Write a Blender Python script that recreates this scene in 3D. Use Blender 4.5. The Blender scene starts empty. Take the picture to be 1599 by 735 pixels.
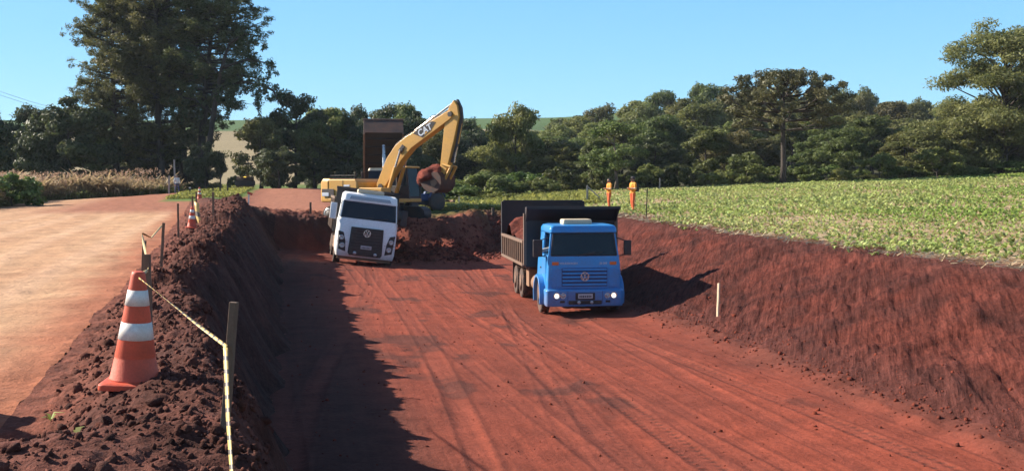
import bpy, math, random
import numpy as np
from math import radians as R, sin, cos, pi, tan, atan
from mathutils import Vector, Matrix, Euler

SC = bpy.context.scene
COL = SC.collection
rnd = random.Random(7)
rng = np.random.default_rng(7)

# ------------------------------------------------------------------ camera
F, W0, H0 = 1715.0, 1599.0, 735.0
CAMZ = 3.85
PITCH = atan(82.5 / F)
cam = bpy.data.objects.new('camera', bpy.data.cameras.new('camera'))
COL.objects.link(cam)
cam.location = (0, 0, CAMZ)
cam.rotation_euler = (R(90) - PITCH, 0, 0)
cam.data.sensor_width = 36
cam.data.lens = 36 * F / W0
cam.data.clip_start = 0.1
cam.data.clip_end = 6000
SC.camera = cam

def ray(px, py):
    u, v = (px - W0 / 2) / F, (H0 / 2 - py) / F
    return Vector((u, cos(PITCH) + v * sin(PITCH), -sin(PITCH) + v * cos(PITCH)))
def P(px, py, Y):                      # measured photo point at forward distance Y
    r = ray(px, py)
    return Vector((0, 0, CAMZ)) + r * (Y / r.y)
def PX(px, Y):
    return (px - W0 / 2) / F * Y

# ------------------------------------------------------------------ trench frame
TH = R(10.0)
CT, ST = cos(TH), sin(TH)
def to_st(X, Y): return -ST * X + CT * Y, CT * X + ST * Y
def to_xy(s, t): return CT * t - ST * s, ST * t + CT * s

# ------------------------------------------------------------------ noise
def _hash(ix, iy, seed):
    h = (ix.astype(np.int64) * 374761393 + iy.astype(np.int64) * 668265263 + seed * 974634777) & 0xFFFFFFFF
    h = ((h ^ (h >> 13)) * 1274126177) & 0xFFFFFFFF
    return ((h ^ (h >> 16)) & 0xFFFF) / 65535.0
def vn(x, y, seed=0):
    x = np.asarray(x, float); y = np.asarray(y, float)
    ix, iy = np.floor(x), np.floor(y)
    fx, fy = x - ix, y - iy
    fx = fx * fx * fx * (fx * (fx * 6 - 15) + 10); fy = fy * fy * fy * (fy * (fy * 6 - 15) + 10)
    a = _hash(ix, iy, seed); b = _hash(ix + 1, iy, seed); c = _hash(ix, iy + 1, seed); d = _hash(ix + 1, iy + 1, seed)
    return (a + (b - a) * fx) * (1 - fy) + (c + (d - c) * fx) * fy
def fbm(x, y, seed=0, octv=4, gain=.5):
    tot = 0; amp = 1; nrm = 0
    for k in range(octv):
        tot = tot + amp * (vn(x * 2 ** k + 17.3 * k, y * 2 ** k - 9.1 * k, seed + k) - .5)
        nrm += amp; amp *= gain
    return tot / nrm * 2          # about -1..1
def sm(x):
    x = np.clip(x, 0, 1); return x * x * (3 - 2 * x)
def sst(a, b, x): return sm((np.asarray(x, float) - a) / (b - a))

# ------------------------------------------------------------------ terrain
def L_cone(s): return -0.45 - 0.0965 * s
def L_roadleft(s): return -13.7 - 0.0965 * s + np.interp(s, [0, 99, 103, 107, 112, 120], [0, 0, 3.5, 9.0, 11.2, 11.6])
def L_foot(s): return L_cone(s) - np.interp(s, [3, 7, 20, 40, 80], [1.5, .95, .9, .9, .8]) + .12 * fbm(s * .6, s * 0, 5, 3)
def L_crest(s):
    return np.interp(s, [0, 5, 7, 17, 28, 38, 52, 60, 68, 90, 120], [.15, -.30, -.62, -2.05, -2.55, -2.95, -3.5, -4.4, -6.2, -8.7, -11.6]) + .22 * fbm(s * .9, s * 0 + 3, 11, 4)
def L_ltoe(s): return L_crest(s) + np.interp(s, [0, 10, 30, 60], [1.1, 1.2, 1.6, 1.8]) + .25 * fbm(s * .7, s * 0 + 8, 12, 3)
def L_rtoe(s): return 9.9 + .25 * fbm(s * .25, s * 0, 21, 3) + 0 * s
def L_btop(s): return 13.6 + .25 * fbm(s * .3, s * 0 + 5, 23, 3)
def L_fedge(s): return 14.6 + .75 * fbm(s * .35, s * 0 + 9, 24, 5, .65)

def Hn(X, Y):
    X = np.asarray(X, float); Y = np.asarray(Y, float)
    s, t = to_st(X, Y)
    z = 2.08 + .14 * np.exp(-np.clip(s, 0, None) / 12)
    fs = sst(8, 20, t) * (1 - .75 * sst(108, 200, Y))
    z = z + fs * (.040 * np.clip(t - 14.6, 0, 90) + .013 * np.clip(s - 30, 0, 200) * (1 - .6 * sst(70, 140, s)) - .15)
    z = z + 1.2 * np.exp(-((X + 23) / 15) ** 2 - ((Y - 112) / 28) ** 2)
    z = z + .25 * sst(1, 5, L_roadleft(s) - t) * sst(99, 90, s)
    z = z + 30 * sm((Y - 110) / 420) * (1 - .55 * sst(.0, .12, X / np.maximum(Y, 1)) * sst(420, 300, Y)) * (1 - .55 * sst(900, 2500, np.hypot(X, Y)))
    z = z + 3.0 * sst(110, 200, Y) * sst(.03, .14, X / np.maximum(Y, 1))
    return z

def Zcrest(s):
    return (np.interp(s, [0, 3, 5, 7, 17, 30, 38, 46, 52, 60, 66, 80, 120], [2.5, 2.55, 2.55, 2.58, 2.27, 2.34, 2.45, 2.75, 3.05, 2.75, 2.6, 2.5, 3.0])
            + .10 * fbm(s * 1.3, s * 0 + 1, 31, 4) * np.interp(s, [0, 8, 14], [.3, .7, 1]) + .42 * np.maximum(0, fbm(s * 1.9, s * 0 + 4, 33, 3)) ** 1.3 * sst(9, 14, s))
TRK = [(1.9, .030, .55, .080, 0.0, .19), (3.9, .030, .55, .080, 0.0, .19), (3.0, -.038, .7, .07, 1.3, .17), (5.0, -.038, .7, .07, 1.3, .17), (5.6, .022, .35, .11, 2.1, .20), (7.6, .022, .35, .11, 2.1, .20),
       (6.3, -.055, .5, .06, 4., .16), (8.3, -.055, .5, .06, 4., .16), (8.9, -.01, .3, .1, .7, .18), (4.4, .075, .9, .05, 5.2, .17), (.6, .03, .8, .10, 3.3, .2), (-.9, .0, .7, .09, 1.0, .2)]
def tracks(s, t):
    """wheel ruts: depth profile and a lateral mask"""
    z = 0 * s; m = 0 * s; tread = 0 * s
    for i, (t0, dr, am, fr, ph, w) in enumerate(TRK):
        ln = t0 + dr * (s - 22) + am * np.sin(s * fr + ph)
        d = np.abs(t - ln); on = np.clip(.55 + .9 * fbm(s * .13 + i * 7, s * 0 + i, 48, 2), 0, 1)
        g = np.exp(-(d / w) ** 4) * on
        rim = np.exp(-((d - w * 1.28) / .05) ** 2) * on
        tr = (np.sin(s * 2 * pi / .21 + d * 16) > 0) * np.exp(-((d - w * .75) / .06) ** 2) * on
        z = z - .013 * g + .012 * rim - .009 * tr * (i % 3 == 1); m = np.maximum(m, g); tread = np.maximum(tread, tr * (i % 3 == 1))
    return z, m, tread
def floor_z(s, t):
    z = .05 * fbm(s * .12, t * .2, 41, 3)
    z = z - .22 * np.exp(-((t - 7) / 3.2) ** 2 - ((s - 32) / 9) ** 2)
    z = z + .105 * np.clip(2.9 - t, 0, 6) * sst(40, 47, s)
    # wheel ruts and drag marks running along the cut
    wob = .5 * fbm(s * .06, t * 0, 44, 2)
    z = z + .026 * fbm(s * .05, (t + wob) * 1.6, 42, 3) * sst(2, 6, s) + .010 * fbm(s * .35, (t + wob) * 5.0, 43, 3) + .012 * fbm(s * 1.1, t * 1.3, 47, 4)
    z = z + tracks(s, t)[0]
    ed = np.minimum(np.abs(t - L_rtoe(s)), 9)
    z = z + .16 * np.exp(-(ed / .55) ** 2) * (1 + .7 * fbm(s * 1.5, t * 1.5, 46, 3))
    return z
BX = [0, .08, .20, .62, .80, .92, 1.0]
BZ = [0, .10, .22, .64, .84, .955, 1.0]
def send(t):
    return np.interp(t, [-8, -2, 0, 2, 5, 7, 9.5, 13], [57, 57, 57.6, 59, 57.0, 56.5, 60, 64]) + 1.2 * fbm(t * .4, t * 0, 51, 3)
def ground_z(s, t, detail=True):
    s = np.asarray(s, float); t = np.asarray(t, float)
    X, Y = to_xy(s, t)
    nat = Hn(X, Y)
    bf, c, lt, rt, bt, fe = L_foot(s), L_crest(s), L_ltoe(s), L_rtoe(s), L_btop(s), L_fedge(s)
    zc = Zcrest(s)
    z = nat.copy()
    w = (t - bf) / (c - bf)
    # foreground spoil mound and the scooped hollow beside it
    heapL = (t < -1.2) * (s < 13) * 1.22 * np.exp(-(np.clip(-(t + 3.5), -9, 9) / .60) ** 2 - (np.clip(t + 3.5, 0, 9) / .48) ** 2 - (np.abs(s - 8.35) / .95) ** 2.6) * (1 + .35 * fbm(s * 2.2, t * 2.2, 58, 4))
    mound = .15 * np.exp(-((t - L_cone(s)) / .45) ** 2 - ((s - 7.25) / .5) ** 2) + .40 * np.exp(-((t + 1.75) / 1.05) ** 2 - ((s - 5.0) / 1.0) ** 2)
    hollow = heapL -.22 * np.exp(-((t + 2.25) / .62) ** 4 - ((s - 7.15) / .62) ** 4)
    z_b = nat + (zc - nat) * sm(w * 1.05)
    z = np.where((w > 0) & (w <= 1), z_b, z)
    wl = np.clip((t - c) / (lt - c), 0, 1)
    z_l = zc + (floor_z(s, lt) - zc) * (wl ** 1.25 * .6 + .4 * sm(wl))
    z = np.where((t > c) & (t <= lt), z_l, z)
    fl = floor_z(s, t)
    z = np.where((t > lt) & (t <= rt), fl, z)
    wr = np.clip((t - rt) / (fe - rt), 0, 1)
    top = Hn(*to_xy(s, fe))
    frt = floor_z(s, rt)
    z_r = frt + (top - frt) * np.interp(wr, BX, BZ)
    z = np.where((t > rt) & (t <= fe), z_r, z)
    incut = (t > bf) & (t < fe)
    se = send(t)
    e = sst(0, 1, (s - se) / np.interp(t, [-6, 0, 4, 9, 12], [2.2, 2.6, 3.2, 5.5, 6]))
    heap = (.12 * np.exp(-((t - 6.3) / 1.4) ** 2 - ((s - 60.5) / 2.6) ** 2) + .40 * np.exp(-((t - 9.4) / 1.5) ** 2 - ((s - 64) / 3) ** 2)
            - .5 * np.exp(-((t - 3.2) / 3.6) ** 2 - ((s - 62.5) / 4.5) ** 2))
    endz = np.where(t < c, z, nat + (zc - nat) * np.exp(-np.clip(t - c, 0, 20) / 2.2)) + heap + (.22 * fbm(s * .5, t * .5, 52, 4) - .22 * sst(4, 6, t)) * sst(72, 62, s)
    z = np.where(incut, z + (endz - z) * e, z)
    # low toe heap in front of the end wall
    z = z + np.where(incut, (.5 * np.exp(-((t - 6.2) / 1.7) ** 2 - ((s - 56.2) / 1.3) ** 2)) * (1 + .8 * fbm(s, t, 55, 3)), 0)
    z = z + mound * (s < 9) + hollow * (s < 11)
    if detail:
        rough = sst(-.15, .25, w) * sst(1.15, .9, np.where(t > c, 1 + (t - c) / (lt - c) * .2, 0)) 
        rough = rough * np.interp(s, [0, 8, 20, 60, 75], [.055, .06, .10, .16, .05])
        rough = rough + .07 * ((t > c) & (t < lt))
        cl = np.abs(fbm(s * 3.0, t * 3.0, 61, 5, .62)) * 1.6 - .5
        z = z + rough * cl
        fx = incut * e * sst(74, 64, s) * .16
        z = z + fx * (np.abs(fbm(s * 1.5, t * 1.5, 63, 4)) * 2 - .5)
        # scraped bank
        wrm = sst(0, .1, wr) * sst(1.0, .85, wr) * ((t > rt) & (t <= fe))
        up = t - rt
        z = z + wrm * (.11 * fbm((s * .91 + up * .41) * .9, (up * .91 - s * .41) * 4.2, 65, 4, .6) + .07 * fbm(s * .5, up * .6, 66, 3))
        # road undulation, mostly along the traffic direction
        rd = (t < bf) & (t > L_roadleft(s))
        tt = t - L_cone(s)
        z = z + rd * (.030 * fbm(s * .22, tt * 1.3, 71, 4) + .034 * fbm(s * 1.3, tt * 1.1, 72, 4, .6))
        fd = (t > fe) * sst(0, 1.5, t - fe)
        z = z + fd * .05 * fbm(s * .8, t * 1.2, 73, 3) + (~rd & (t < bf)) * .10 * fbm(s * .4, t * .4, 74, 3)
    return z
def gz(X, Y):
    s, t = to_st(X, Y)
    return float(ground_z(np.array([s]), np.array([t]))[0])
def far_z(X, Y): return float(Hn(np.array([X]), np.array([Y]))[0])

# ------------------------------------------------------------------ tags
def tag(o, label=None, cat=None, group=None, kind=None):
    if label: o['label'] = label
    if cat: o['category'] = cat
    if group: o['group'] = group
    if kind: o['kind'] = kind
    return o
def empty(name, loc=(0, 0, 0), rot=(0, 0, 0), label=None, cat=None, group=None):
    o = bpy.data.objects.new(name, None); COL.objects.link(o)
    o.empty_display_size = .2
    o.location = loc; o.rotation_euler = rot
    return tag(o, label, cat, group)
def kids(o): return [c for c in bpy.data.objects if c.parent == o]
def copy_tree(o, parent=None):
    c = o.copy(); COL.objects.link(c); c.parent = parent
    for ch in list(o.children): copy_tree(ch, c)
    return c

# ------------------------------------------------------------------ materials
def nt(name):
    m = bpy.data.materials.new(name); m.use_nodes = True
    n = m.node_tree.nodes; l = m.node_tree.links
    return m, n, l, n['Principled BSDF']
def mixrgb(n, l, fac, a, b, mode='MIX'):
    x = n.new('ShaderNodeMix'); x.data_type = 'RGBA'; x.blend_type = mode
    for sock, v in ((x.inputs[0], fac), (x.inputs[6], a), (x.inputs[7], b)):
        if hasattr(v, 'is_linked'): l.new(v, sock)
        elif isinstance(v, (int, float)): sock.default_value = v
        else: sock.default_value = (*v, 1)
    return x.outputs[2]
def noise(n, l, vec, scale, detail=4, rough=.55, dist=0):
    x = n.new('ShaderNodeTexNoise'); x.inputs['Scale'].default_value = scale
    x.inputs['Detail'].default_value = detail; x.inputs['Roughness'].default_value = rough; x.inputs['Distortion'].default_value = dist
    if vec is not None: l.new(vec, x.inputs['Vector'])
    return x.outputs['Fac']
def ramp(n, l, fac, a, b, va=0., vb=1.):
    x = n.new('ShaderNodeMapRange'); l.new(fac, x.inputs[0])
    x.inputs[1].default_value = a; x.inputs[2].default_value = b; x.inputs[3].default_value = va; x.inputs[4].default_value = vb
    return x.outputs[0]
def mapping(n, l, vec, scale=(1, 1, 1), rot=(0, 0, 0)):
    x = n.new('ShaderNodeMapping'); l.new(vec, x.inputs['Vector'])
    x.inputs['Scale'].default_value = scale; x.inputs['Rotation'].default_value = rot
    return x.outputs['Vector']
def bump(n, l, h, strength, dist, prev=None):
    x = n.new('ShaderNodeBump'); x.inputs['Strength'].default_value = strength; x.inputs['Distance'].default_value = dist
    l.new(h, x.inputs['Height'])
    if prev is not None: l.new(prev, x.inputs['Normal'])
    return x.outputs['Normal']

def soil_mat(name, streak=None, b1=.05, b2=.02, b3=.012, contrast=.35):
    m, n, l, p = nt(name)
    at = n.new('ShaderNodeAttribute'); at.attribute_name = 'col'
    co = n.new('ShaderNodeTexCoord').outputs['Object']
    n1 = noise(n, l, co, 1.6, 5); n2 = noise(n, l, co, 11, 5, .65); n3 = noise(n, l, co, 48, 4, .7)
    c = mixrgb(n, l, 1, at.outputs['Color'], ramp_rgb(n, l, n1, 1 - contrast, 1 + contrast), 'MULTIPLY')
    c = mixrgb(n, l, 1, c, ramp_rgb(n, l, n2, 1 - contrast, 1 + contrast), 'MULTIPLY')
    c = mixrgb(n, l, 1, c, ramp_rgb(n, l, n3, 1 - contrast * .8, 1 + contrast * .8), 'MULTIPLY')
    nr = None
    if streak:
        uv = n.new('ShaderNodeUVMap'); uv.uv_map = 'st'
        mp = mapping(n, l, uv.outputs['UV'], streak[0], (0, 0, streak[1]))
        mp.node.vector_type = 'TEXTURE'
        sn = noise(n, l, mp, 1.0, 5, .6, .3)
        c = mixrgb(n, l, 1, c, ramp_rgb(n, l, sn, 1 - streak[3], 1 + streak[3]), 'MULTIPLY')
        nr = bump(n, l, sn, 1, streak[2], nr)
    nr = bump(n, l, n1, 1, b1, nr); nr = bump(n, l, n2, 1, b2, nr); nr = bump(n, l, n3, 1, b3, nr)
    l.new(c, p.inputs['Base Color']); l.new(nr, p.inputs['Normal'])
    p.inputs['Roughness'].default_value = 1; p.inputs['Specular IOR Level'].default_value = .12
    return m
def ramp_rgb(n, l, fac, lo, hi):
    x = n.new('ShaderNodeMapRange'); l.new(fac, x.inputs[0])
    x.inputs[1].default_value = .28; x.inputs[2].default_value = .72; x.inputs[3].default_value = lo; x.inputs[4].default_value = hi
    y = n.new('ShaderNodeCombineColor')
    for i in range(3): l.new(x.outputs[0], y.inputs[i])
    return y.outputs[0]

def paint(name, col, rough=.4, metal=0, dirt=(.20, .075, .045), amount=.25, scale=3.0, low=None, coat=0, bmp=0):
    """painted or plain surface with patchy dirt; low=(z0,z1) adds dust towards the bottom in object space"""
    m, n, l, p = nt(name)
    co = n.new('ShaderNodeTexCoord').outputs['Object']
    n1 = noise(n, l, co, scale, 6, .65); n2 = noise(n, l, co, scale * 9, 4, .6)
    f = ramp(n, l, n1, .38, .75, 0, amount)
    if low:
        sx = n.new('ShaderNodeSeparateXYZ'); l.new(co, sx.inputs[0])
        g = ramp(n, l, sx.outputs[2], low[0], low[1], low[2], 0)
        ad = n.new('ShaderNodeMath'); ad.operation = 'MULTIPLY_ADD'; l.new(n1, ad.inputs[0]); l.new(g, ad.inputs[1]); l.new(f, ad.inputs[2]); ad.use_clamp = True
        f = ad.outputs[0]
    c = mixrgb(n, l, f, col, dirt)
    c = mixrgb(n, l, 1, c, ramp_rgb(n, l, n2, .88, 1.1), 'MULTIPLY')
    l.new(c, p.inputs['Base Color'])
    l.new(ramp(n, l, f, 0, .6, rough, .85), p.inputs['Roughness'])
    p.inputs['Metallic'].default_value = metal
    p.inputs['Coat Weight'].default_value = coat; p.inputs['Coat Roughness'].default_value = .15
    if bmp: l.new(bump(n, l, n2, 1, bmp), p.inputs['Normal'])
    return m
def leaf_mat(name, c1, c2, trans=.28, var=.35):
    m, n, l, p = nt(name)
    at = n.new('ShaderNodeAttribute'); at.attribute_name = 'tint'
    oi = n.new('ShaderNodeObjectInfo')
    sep = n.new('ShaderNodeSeparateColor'); l.new(at.outputs['Color'], sep.inputs[0])
    c = mixrgb(n, l, sep.outputs[0], c1, c2)
    hs = n.new('ShaderNodeHueSaturation'); l.new(c, hs.inputs['Color'])
    l.new(ramp(n, l, oi.outputs['Random'], 0, 1, 1 - var, 1 + var), hs.inputs['Value'])
    r2 = n.new('ShaderNodeMath'); r2.operation = 'MULTIPLY'; l.new(oi.outputs['Random'], r2.inputs[0]); r2.inputs[1].default_value = 7.31
    r3 = n.new('ShaderNodeMath'); r3.operation = 'FRACT'; l.new(r2.outputs[0], r3.inputs[0])
    l.new(ramp(n, l, r3.outputs[0], 0, 1, .45, .508), hs.inputs['Hue'])
    c = mixrgb(n, l, 1, hs.outputs['Color'], ramp_rgb(n, l, sep.outputs[1], .75, 1.3), 'MULTIPLY')
    l.new(c, p.inputs['Base Color']); p.inputs['Roughness'].default_value = .55; p.inputs['Specular IOR Level'].default_value = .3
    tr = n.new('ShaderNodeBsdfTranslucent'); l.new(c, tr.inputs['Color'])
    mx = n.new('ShaderNodeMixShader'); mx.inputs[0].default_value = trans
    l.new(p.outputs[0], mx.inputs[1]); l.new(tr.outputs[0], mx.inputs[2])
    l.new(mx.outputs[0], n['Material Output'].inputs['Surface'])
    return m
def emit(name, col, strength):
    m, n, l, p = nt(name)
    p.inputs['Base Color'].default_value = (*col, 1); p.inputs['Emission Color'].default_value = (*col, 1); p.inputs['Emission Strength'].default_value = strength
    return m
def glass(name, tint=(.02, .035, .05), trans=.45):
    m, n, l, p = nt(name)
    p.inputs['Base Color'].default_value = (*tint, 1); p.inputs['Roughness'].default_value = .04; p.inputs['Specular IOR Level'].default_value = .32
    tb = n.new('ShaderNodeBsdfTransparent'); tb.inputs[0].default_value = (.42, .50, .56, 1)
    mx = n.new('ShaderNodeMixShader'); mx.inputs[0].default_value = trans
    l.new(p.outputs[0], mx.inputs[1]); l.new(tb.outputs[0], mx.inputs[2])
    l.new(mx.outputs[0], n['Material Output'].inputs['Surface'])
    return m
def bark_mat(name, c):
    m, n, l, p = nt(name)
    co = n.new('ShaderNodeTexCoord').outputs['Object']
    x = noise(n, l, mapping(n, l, co, (6, 6, 1.2)), 2, 5, .65)
    l.new(mixrgb(n, l, x, tuple(v * .55 for v in c), tuple(v * 1.5 for v in c)), p.inputs['Base Color'])
    l.new(bump(n, l, x, 1, .05), p.inputs['Normal']); p.inputs['Roughness'].default_value = .95
    return m

# ------------------------------------------------------------------ mesh helpers
def np_mesh(name, V, Fq, mat, parent=None, smooth=False, col=None, colname='col', uv=None, matidx=None):
    me = bpy.data.meshes.new(name)
    V = np.asarray(V, np.float32); Fq = np.asarray(Fq, np.int32)
    k = Fq.shape[1]
    me.vertices.add(len(V)); me.vertices.foreach_set('co', V.ravel())
    me.loops.add(Fq.size); me.loops.foreach_set('vertex_index', Fq.ravel())
    me.polygons.add(len(Fq)); me.polygons.foreach_set('loop_start', np.arange(0, Fq.size, k, dtype=np.int32))
    me.polygons.foreach_set('loop_total', np.full(len(Fq), k, np.int32))
    if smooth: me.polygons.foreach_set('use_smooth', np.ones(len(Fq), bool))
    if matidx is not None: me.polygons.foreach_set('material_index', np.asarray(matidx, np.int32))
    me.update(calc_edges=True)
    if col is not None:
        a = me.color_attributes.new(colname, 'FLOAT_COLOR', 'POINT')
        c4 = np.ones((len(V), 4), np.float32); c4[:, :3] = col
        a.data.foreach_set('color', c4.ravel())
    if uv is not None:
        u = me.uv_layers.new(name='st'); u.data.foreach_set('uv', np.asarray(uv, np.float32)[Fq.ravel()].ravel())
    for mm in (mat if isinstance(mat, (list, tuple)) else [mat]): me.materials.append(mm)
    o = bpy.data.objects.new(name, me); COL.objects.link(o); o.parent = parent
    return o

class MB:
    def __init__(s): s.v = []; s.f = []
    def add(s, vs, fs, M=None):
        b = len(s.v)
        s.v += [tuple(M @ Vector(v)) if M is not None else tuple(v) for v in vs]
        s.f += [tuple(b + i for i in f) for f in fs]; return s
    def box(s, c, d, rot=None):
        x, y, z = d[0] / 2, d[1] / 2, d[2] / 2
        vs = [(i, j, k) for i in (-x, x) for j in (-y, y) for k in (-z, z)]
        fs = [(0, 1, 3, 2), (4, 6, 7, 5), (0, 4, 5, 1), (2, 3, 7, 6), (0, 2, 6, 4), (1, 5, 7, 3)]
        M = Matrix.Translation(c)
        if rot: M = M @ Euler(rot).to_matrix().to_4x4()
        return s.add(vs, fs, M)
    def bb(s, x0, x1, y0, y1, z0, z1): return s.box(((x0 + x1) / 2, (y0 + y1) / 2, (z0 + z1) / 2), (x1 - x0, y1 - y0, z1 - z0))
    def prism(s, pts, axis, a, b, M=None):
        n = len(pts)
        def mk(p, h):
            return (h, p[0], p[1]) if axis == 'x' else (p[0], h, p[1]) if axis == 'y' else (p[0], p[1], h)
        vs = [mk(p, a) for p in pts] + [mk(p, b) for p in pts]
        fs = [tuple(range(n)), tuple(range(2 * n - 1, n - 1, -1))] + [(i, (i + 1) % n, n + (i + 1) % n, n + i) for i in range(n)]
        return s.add(vs, fs, M)
    def hexa(s, v8): # bottom 4 loop, top 4 loop
        return s.add(v8, [(3, 2, 1, 0), (4, 5, 6, 7), (0, 1, 5, 4), (1, 2, 6, 5), (2, 3, 7, 6), (3, 0, 4, 7)])
    def tube(s, pts, r, seg=8, cap=True):
        pts = [Vector(p) for p in pts]; n = len(pts)
        rs = r if isinstance(r, (list, tuple)) else [r] * n
        b = len(s.v); ref = None
        for i, p in enumerate(pts):
            d = (pts[min(i + 1, n - 1)] - pts[max(i - 1, 0)])
            d = d.normalized() if d.length > 1e-9 else Vector((0, 0, 1))
            if ref is None:
                ref = d.orthogonal().normalized()
            ref = (ref - d * ref.dot(d)); ref = ref.normalized() if ref.length > 1e-6 else d.orthogonal().normalized()
            q = d.cross(ref)
            for k in range(seg):
                a = 2 * pi * k / seg
                s.v.append(tuple(p + (ref * cos(a) + q * sin(a)) * rs[i]))
        for i in range(n - 1):
            for k in range(seg):
                s.f.append((b + i * seg + k, b + i * seg + (k + 1) % seg, b + (i + 1) * seg + (k + 1) % seg, b + (i + 1) * seg + k))
        if cap:
            s.f.append(tuple(b + k for k in range(seg - 1, -1, -1))); s.f.append(tuple(b + (n - 1) * seg + k for k in range(seg)))
        return s
    def lathe(s, prof, c=(0, 0, 0), axis='z', seg=24, close=False):
        b = len(s.v); n = len(prof)
        for (r, h) in prof:
            for k in range(seg):
                a = 2 * pi * k / seg; u, w = r * cos(a), r * sin(a)
                v = (u, w, h) if axis == 'z' else (h, u, w) if axis == 'x' else (w, h, u)
                s.v.append((c[0] + v[0], c[1] + v[1], c[2] + v[2]))
        m = n if close else n - 1
        for i in range(m):
            j = (i + 1) % n
            for k in range(seg):
                s.f.append((b + i * seg + k, b + i * seg + (k + 1) % seg, b + j * seg + (k + 1) % seg, b + j * seg + k))
        if not close:
            s.f.append(tuple(b + k for k in range(seg - 1, -1, -1))); s.f.append(tuple(b + (n - 1) * seg + k for k in range(seg)))
        return s
    def rings(s, rs, cap=True):
        b = len(s.v); n = len(rs[0])
        for r in rs: s.v += [tuple(p) for p in r]
        for i in range(len(rs) - 1):
            for k in range(n):
                s.f.append((b + i * n + k, b + i * n + (k + 1) % n, b + (i + 1) * n + (k + 1) % n, b + (i + 1) * n + k))
        if cap:
            s.f.append(tuple(b + k for k in range(n - 1, -1, -1))); s.f.append(tuple(b + (len(rs) - 1) * n + k for k in range(n)))
        return s
    def build(s, name, mat, parent=None, bevel=0, smooth=False, seg=2, loc=None, rot=None):
        me = bpy.data.meshes.new(name); me.from_pydata(s.v, [], s.f); me.update()
        import bmesh
        bm = bmesh.new(); bm.from_mesh(me); bmesh.ops.recalc_face_normals(bm, faces=bm.faces); bm.to_mesh(me); bm.free()
        for mm in (mat if isinstance(mat, (list, tuple)) else [mat]): me.materials.append(mm)
        o = bpy.data.objects.new(name, me); COL.objects.link(o); o.parent = parent
        if loc: o.location = loc
        if rot: o.rotation_euler = rot
        if smooth: me.polygons.foreach_set('use_smooth', [True] * len(me.polygons))
        if bevel:
            md = o.modifiers.new('bevel', 'BEVEL'); md.width = bevel; md.segments = seg; md.limit_method = 'ANGLE'; md.angle_limit = R(35)
            me.polygons.foreach_set('use_smooth', [True] * len(me.polygons))
            w = o.modifiers.new('wn', 'WEIGHTED_NORMAL'); w.keep_sharp = False
        return o
def rrect(hw, y0, y1, z, r=.12, k=4):
    pts = []
    for cx, cy, a0 in ((hw - r, y0 + r, -90), (hw - r, y1 - r, 0), (-hw + r, y1 - r, 90), (-hw + r, y0 + r, 180)):
        for i in range(k + 1):
            a = R(a0 + 90 * i / k); pts.append((cx + r * cos(a), cy + r * sin(a), z))
    return pts
def text_obj(name, body, size, mat, parent, loc, rot, extrude=.004, bold=0, sx=1.0):
    cu = bpy.data.curves.new(name, 'FONT'); cu.body = body; cu.size = size; cu.extrude = extrude; cu.align_x = 'CENTER'; cu.align_y = 'CENTER'; cu.offset = bold
    t = bpy.data.objects.new(name, cu); COL.objects.link(t)
    dg = bpy.context.evaluated_depsgraph_get()
    me = bpy.data.meshes.new_from_object(t.evaluated_get(dg)); bpy.data.objects.remove(t)
    me.materials.clear(); me.materials.append(mat)
    o = bpy.data.objects.new(name, me); COL.objects.link(o); o.parent = parent; o.location = loc; o.rotation_euler = rot; o.scale = (sx, 1, 1)
    return o
# ================================================================== LIGHT AND SKY
SUN_AZ, SUN_EL = R(-72), R(30)          # azimuth from +Y, clockwise
sd = Vector((sin(SUN_AZ) * cos(SUN_EL), cos(SUN_AZ) * cos(SUN_EL), sin(SUN_EL)))
sl = bpy.data.lights.new('sun', 'SUN'); sl.energy = 5.0; sl.angle = R(.5); sl.color = (1, .90, .76)
so = bpy.data.objects.new('sun', sl); COL.objects.link(so); so.rotation_euler = (-sd).to_track_quat('-Z', 'Y').to_euler()
so.location = sd * 200
wd = bpy.data.worlds.new('World'); SC.world = wd; wd.use_nodes = True
wn, wl = wd.node_tree.nodes, wd.node_tree.links
sk = wn.new('ShaderNodeTexSky'); sk.sky_type = 'NISHITA'; sk.sun_disc = False
sk.sun_elevation = SUN_EL; sk.sun_rotation = SUN_AZ; sk.altitude = 600; sk.air_density = 1.0; sk.dust_density = .25; sk.ozone_density = 2.2
# clear even blue towards the horizon, as on a dry winter afternoon
tcw = wn.new('ShaderNodeTexCoord'); sxw = wn.new('ShaderNodeSeparateXYZ'); wl.new(tcw.outputs['Generated'], sxw.inputs[0])
mrw = wn.new('ShaderNodeMapRange'); mrw.interpolation_type = 'SMOOTHSTEP'; wl.new(sxw.outputs[2], mrw.inputs[0])
mrw.inputs[1].default_value = .10; mrw.inputs[2].default_value = .50; mrw.inputs[3].default_value = .82; mrw.inputs[4].default_value = 0
hor = wn.new('ShaderNodeMapRange'); wl.new(sxw.outputs[2], hor.inputs[0]); hor.inputs[1].default_value = .0; hor.inputs[2].default_value = .19; hor.inputs[3].default_value = 0; hor.inputs[4].default_value = 1
hcol = mixrgb(wn, wl, hor.outputs[0], (2.3, 4.75, 6.3), (1.1, 3.3, 6.0))
wl.new(mixrgb(wn, wl, mrw.outputs[0], sk.outputs[0], hcol), wn['Background'].inputs[0]); wn['Background'].inputs[1].default_value = .08
SC.view_settings.view_transform = 'Standard'; SC.view_settings.look = 'None'; SC.view_settings.gamma = 1; SC.view_settings.exposure = 1.2
SC.view_settings.use_curve_mapping = False
SC.cycles.max_bounces = 6; SC.cycles.transparent_max_bounces = 12

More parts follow.
